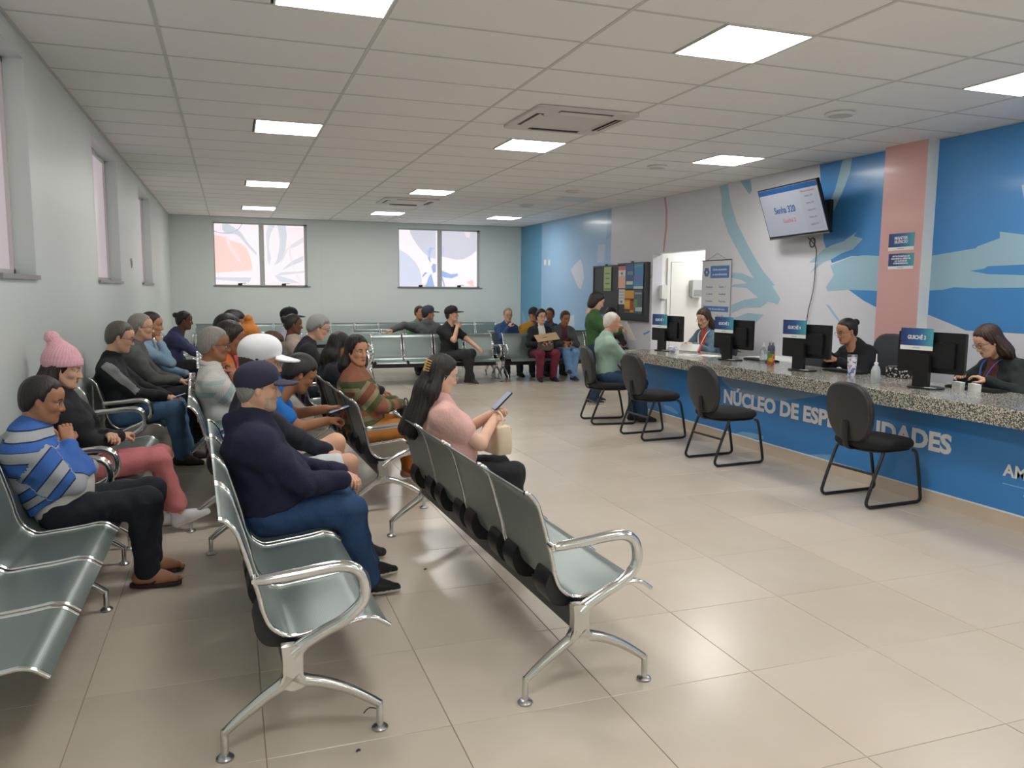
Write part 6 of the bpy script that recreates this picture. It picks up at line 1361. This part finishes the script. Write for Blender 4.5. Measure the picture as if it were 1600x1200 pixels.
# ------------------------------------------------------------------ things people hold
def hand_pt(info, k, along=.09, up=.0):
    d = info['wr'][k]-info['elb'][k]; d = d/np.linalg.norm(d); return to_world(info, info['wr'][k]+d*along+np.array([0, 0, up]))
def phone(label, loc, rz, tilt, col='#1b1c20'):
    t = thing('phone', label, 'phone', loc); t.rotation_euler = (0, tilt, rz)
    obj('phone_body', MB().rbox((0, 0, 0), (.15, .075, .009), .01), M(col, .3), t); obj('phone_screen', MB().rbox((0, 0, .0052), (.142, .068, .0012), .008), mat('phone_screen', '#aab6cc', .2, emit=.35), t)
    return t
def mid(info, al=.09, up=0.):
    a = np.array(hand_pt(info, 0, al, up)); b = np.array(hand_pt(info, 1, al, up)); return tuple((a+b)/2)
phone('black phone in the hands of the woman in the pale pink T-shirt', mid(R1, .11, .045), TILT, -.75)
phone('phone held low by the man in the black sweater', mid(P3, .10, .02), 0., -.3)
phone('phone held by the person in the bright blue T-shirt', mid(Q3, .10, .02), TILT, -.3)
phone('pale phone case in the hands of the grey-sweatered older man', mid(P4, .10, .02), 0., -.4, '#9aa1a6')
phone('phone in the hands of the woman in the black jacket at the counter', mid(V2, .09, .03), PI, -.5)
phone('phone in the hands of the man in the grey jacket', mid(T5, .09, .02), -PI/2, -.4)
# cream handbag on the lap
def bag(label, loc, rz, w, d, h, c, flap=None, cat='handbag'):
    t = thing('handbag', label, cat, loc, rz); o = []
    V, f = superpad(supel(d/2, w/2, 5), h); V = np.array(V); V[:, 2] += h/2; V[:, 0] *= 1-.25*np.clip(V[:, 2]/h, 0, 1)
    obj('bag_body', MB().add(V, f), mat('bag_'+c.lstrip('#'), c, .5, bump=.1, bscale=80), t, True, 60)
    obj('bag_handle', MB().tube(spline([(0, -w*.28, h*.97), (0, -w*.25, h*1.35), (0, 0, h*1.5), (0, w*.25, h*1.35), (0, w*.28, h*.97)], 6), .007, 8), mat('bag_'+c.lstrip('#'), c, .5, bump=.1, bscale=80), t, True)
    obj('bag_flap', MB().box((d*.36, 0, h*.75), (.006, w*.86, h*.4)), mat('bag2_'+(flap or c).lstrip('#'), flap or c, .5), t)
    return t
r1 = to_world(R1, np.array([.30, -.02, .57])); bag('cream leather handbag on the lap of the woman in pink', r1, TILT+.2, .24, .12, .17, '#e0cdb3')
r2 = to_world(R2, np.array([.36, .04, .545])); bag('dark grey bag on the lap of the woman in the striped sweater', r2, TILT, .2, .14, .09, '#33363a', '#26282b')
t3 = to_world(T3, np.array([.30, 0, .535])); bag('brown handbag on the lap of the woman in maroon trousers', t3, -PI/2, .28, .1, .15, '#5a5043', '#4a4238')
fo = thing('folder', 'beige folder held by the woman in maroon trousers', 'folder', to_world(T3, np.array([.30, .02, .76])), -PI/2); R = rotm(0, .5, .15)
obj('folder_cover', MB().box((0, 0, 0), (.22, .40, .008), R), M('#b89d78', .7), fo); obj('folder_sheets', MB().box(R@np.array([-.006, 0, -.007]), (.2, .37, .004), R), PAPER, fo)
ps = thing('paper_sheet', 'white printed sheet held by the standing woman in green', 'paper', to_world(U1, np.array([.44, -.12, 1.02])), math.radians(-18)); R = rotm(.3, 1.05, 0)
obj('sheet', MB().box((0, 0, 0), (.30, .21, .0015), R), PAPER, ps)
for k in range(6): obj('print_line', MB().box(R@np.array([-.11+k*.035, 0, .001]), (.006, .16, .0006), R), M('#9aa0a6', .7), ps)
# lanyard of the woman at the nearest monitor, badge
def strap(info, label, c):
    N, HR = info['N'], info['H0']; root = info['root']; a = N
    P = spline([N+np.array([-.01, .07, .02]), N+np.array([.11, .06, -.06]), N+np.array([.165, .02, -.20]), N+np.array([.175, 0, -.27]), N+np.array([.165, -.02, -.20]), N+np.array([.11, -.06, -.06]), N+np.array([-.01, -.07, .02])], 6)
    o = obj('lanyard', MB().tube(P, .006, 6, flat=.4), M(c, .6), root, True); obj('badge', MB().box(N+np.array([.18, 0, -.31]), (.004, .06, .09)), PAPER, o)
strap(V3, '', '#3f5fb8'); strap(V1, '', '#d9d9d6')
# hair claw clip
c = R1['HC']+R1['HR']@np.array([-.10, -.055, .035]); mb = MB()
for k in range(5): mb.tube(spline([c+R1['HR']@np.array([-.02, -.012, .03-.015*k]), c+R1['HR']@np.array([-.035, -.03, .03-.015*k]), c+R1['HR']@np.array([-.005, -.045, .028-.015*k])], 4), .004, 6)
mb.tube([c+R1['HR']@np.array([-.03, -.022, .035]), c+R1['HR']@np.array([-.03, -.022, -.04])], .005, 6)
obj('hair_clip', mb, M('#c9a566', .35), R1['root'], True)
# bits of hair and lint on the tiles
for k, (x, y, l, lab_) in enumerate(((.44, 2.78, .05, 'curled dark hair wisp on the tiles near the foreground bench leg'), (.36, 2.53, .012, 'dark speck of lint beside the front bench foot'), (.98, 4.17, .015, 'dark crumb on the tiles between the two foreground benches'))):
    tag(obj('lint', MB().tube(spline([(x-l/2, y-l/3, .003), (x, y+l/4, .004), (x+l/2, y, .003)], 4), .0022 if k == 0 else .004, 5), M('#4a443f', .9), None, True), lab_, 'lint')
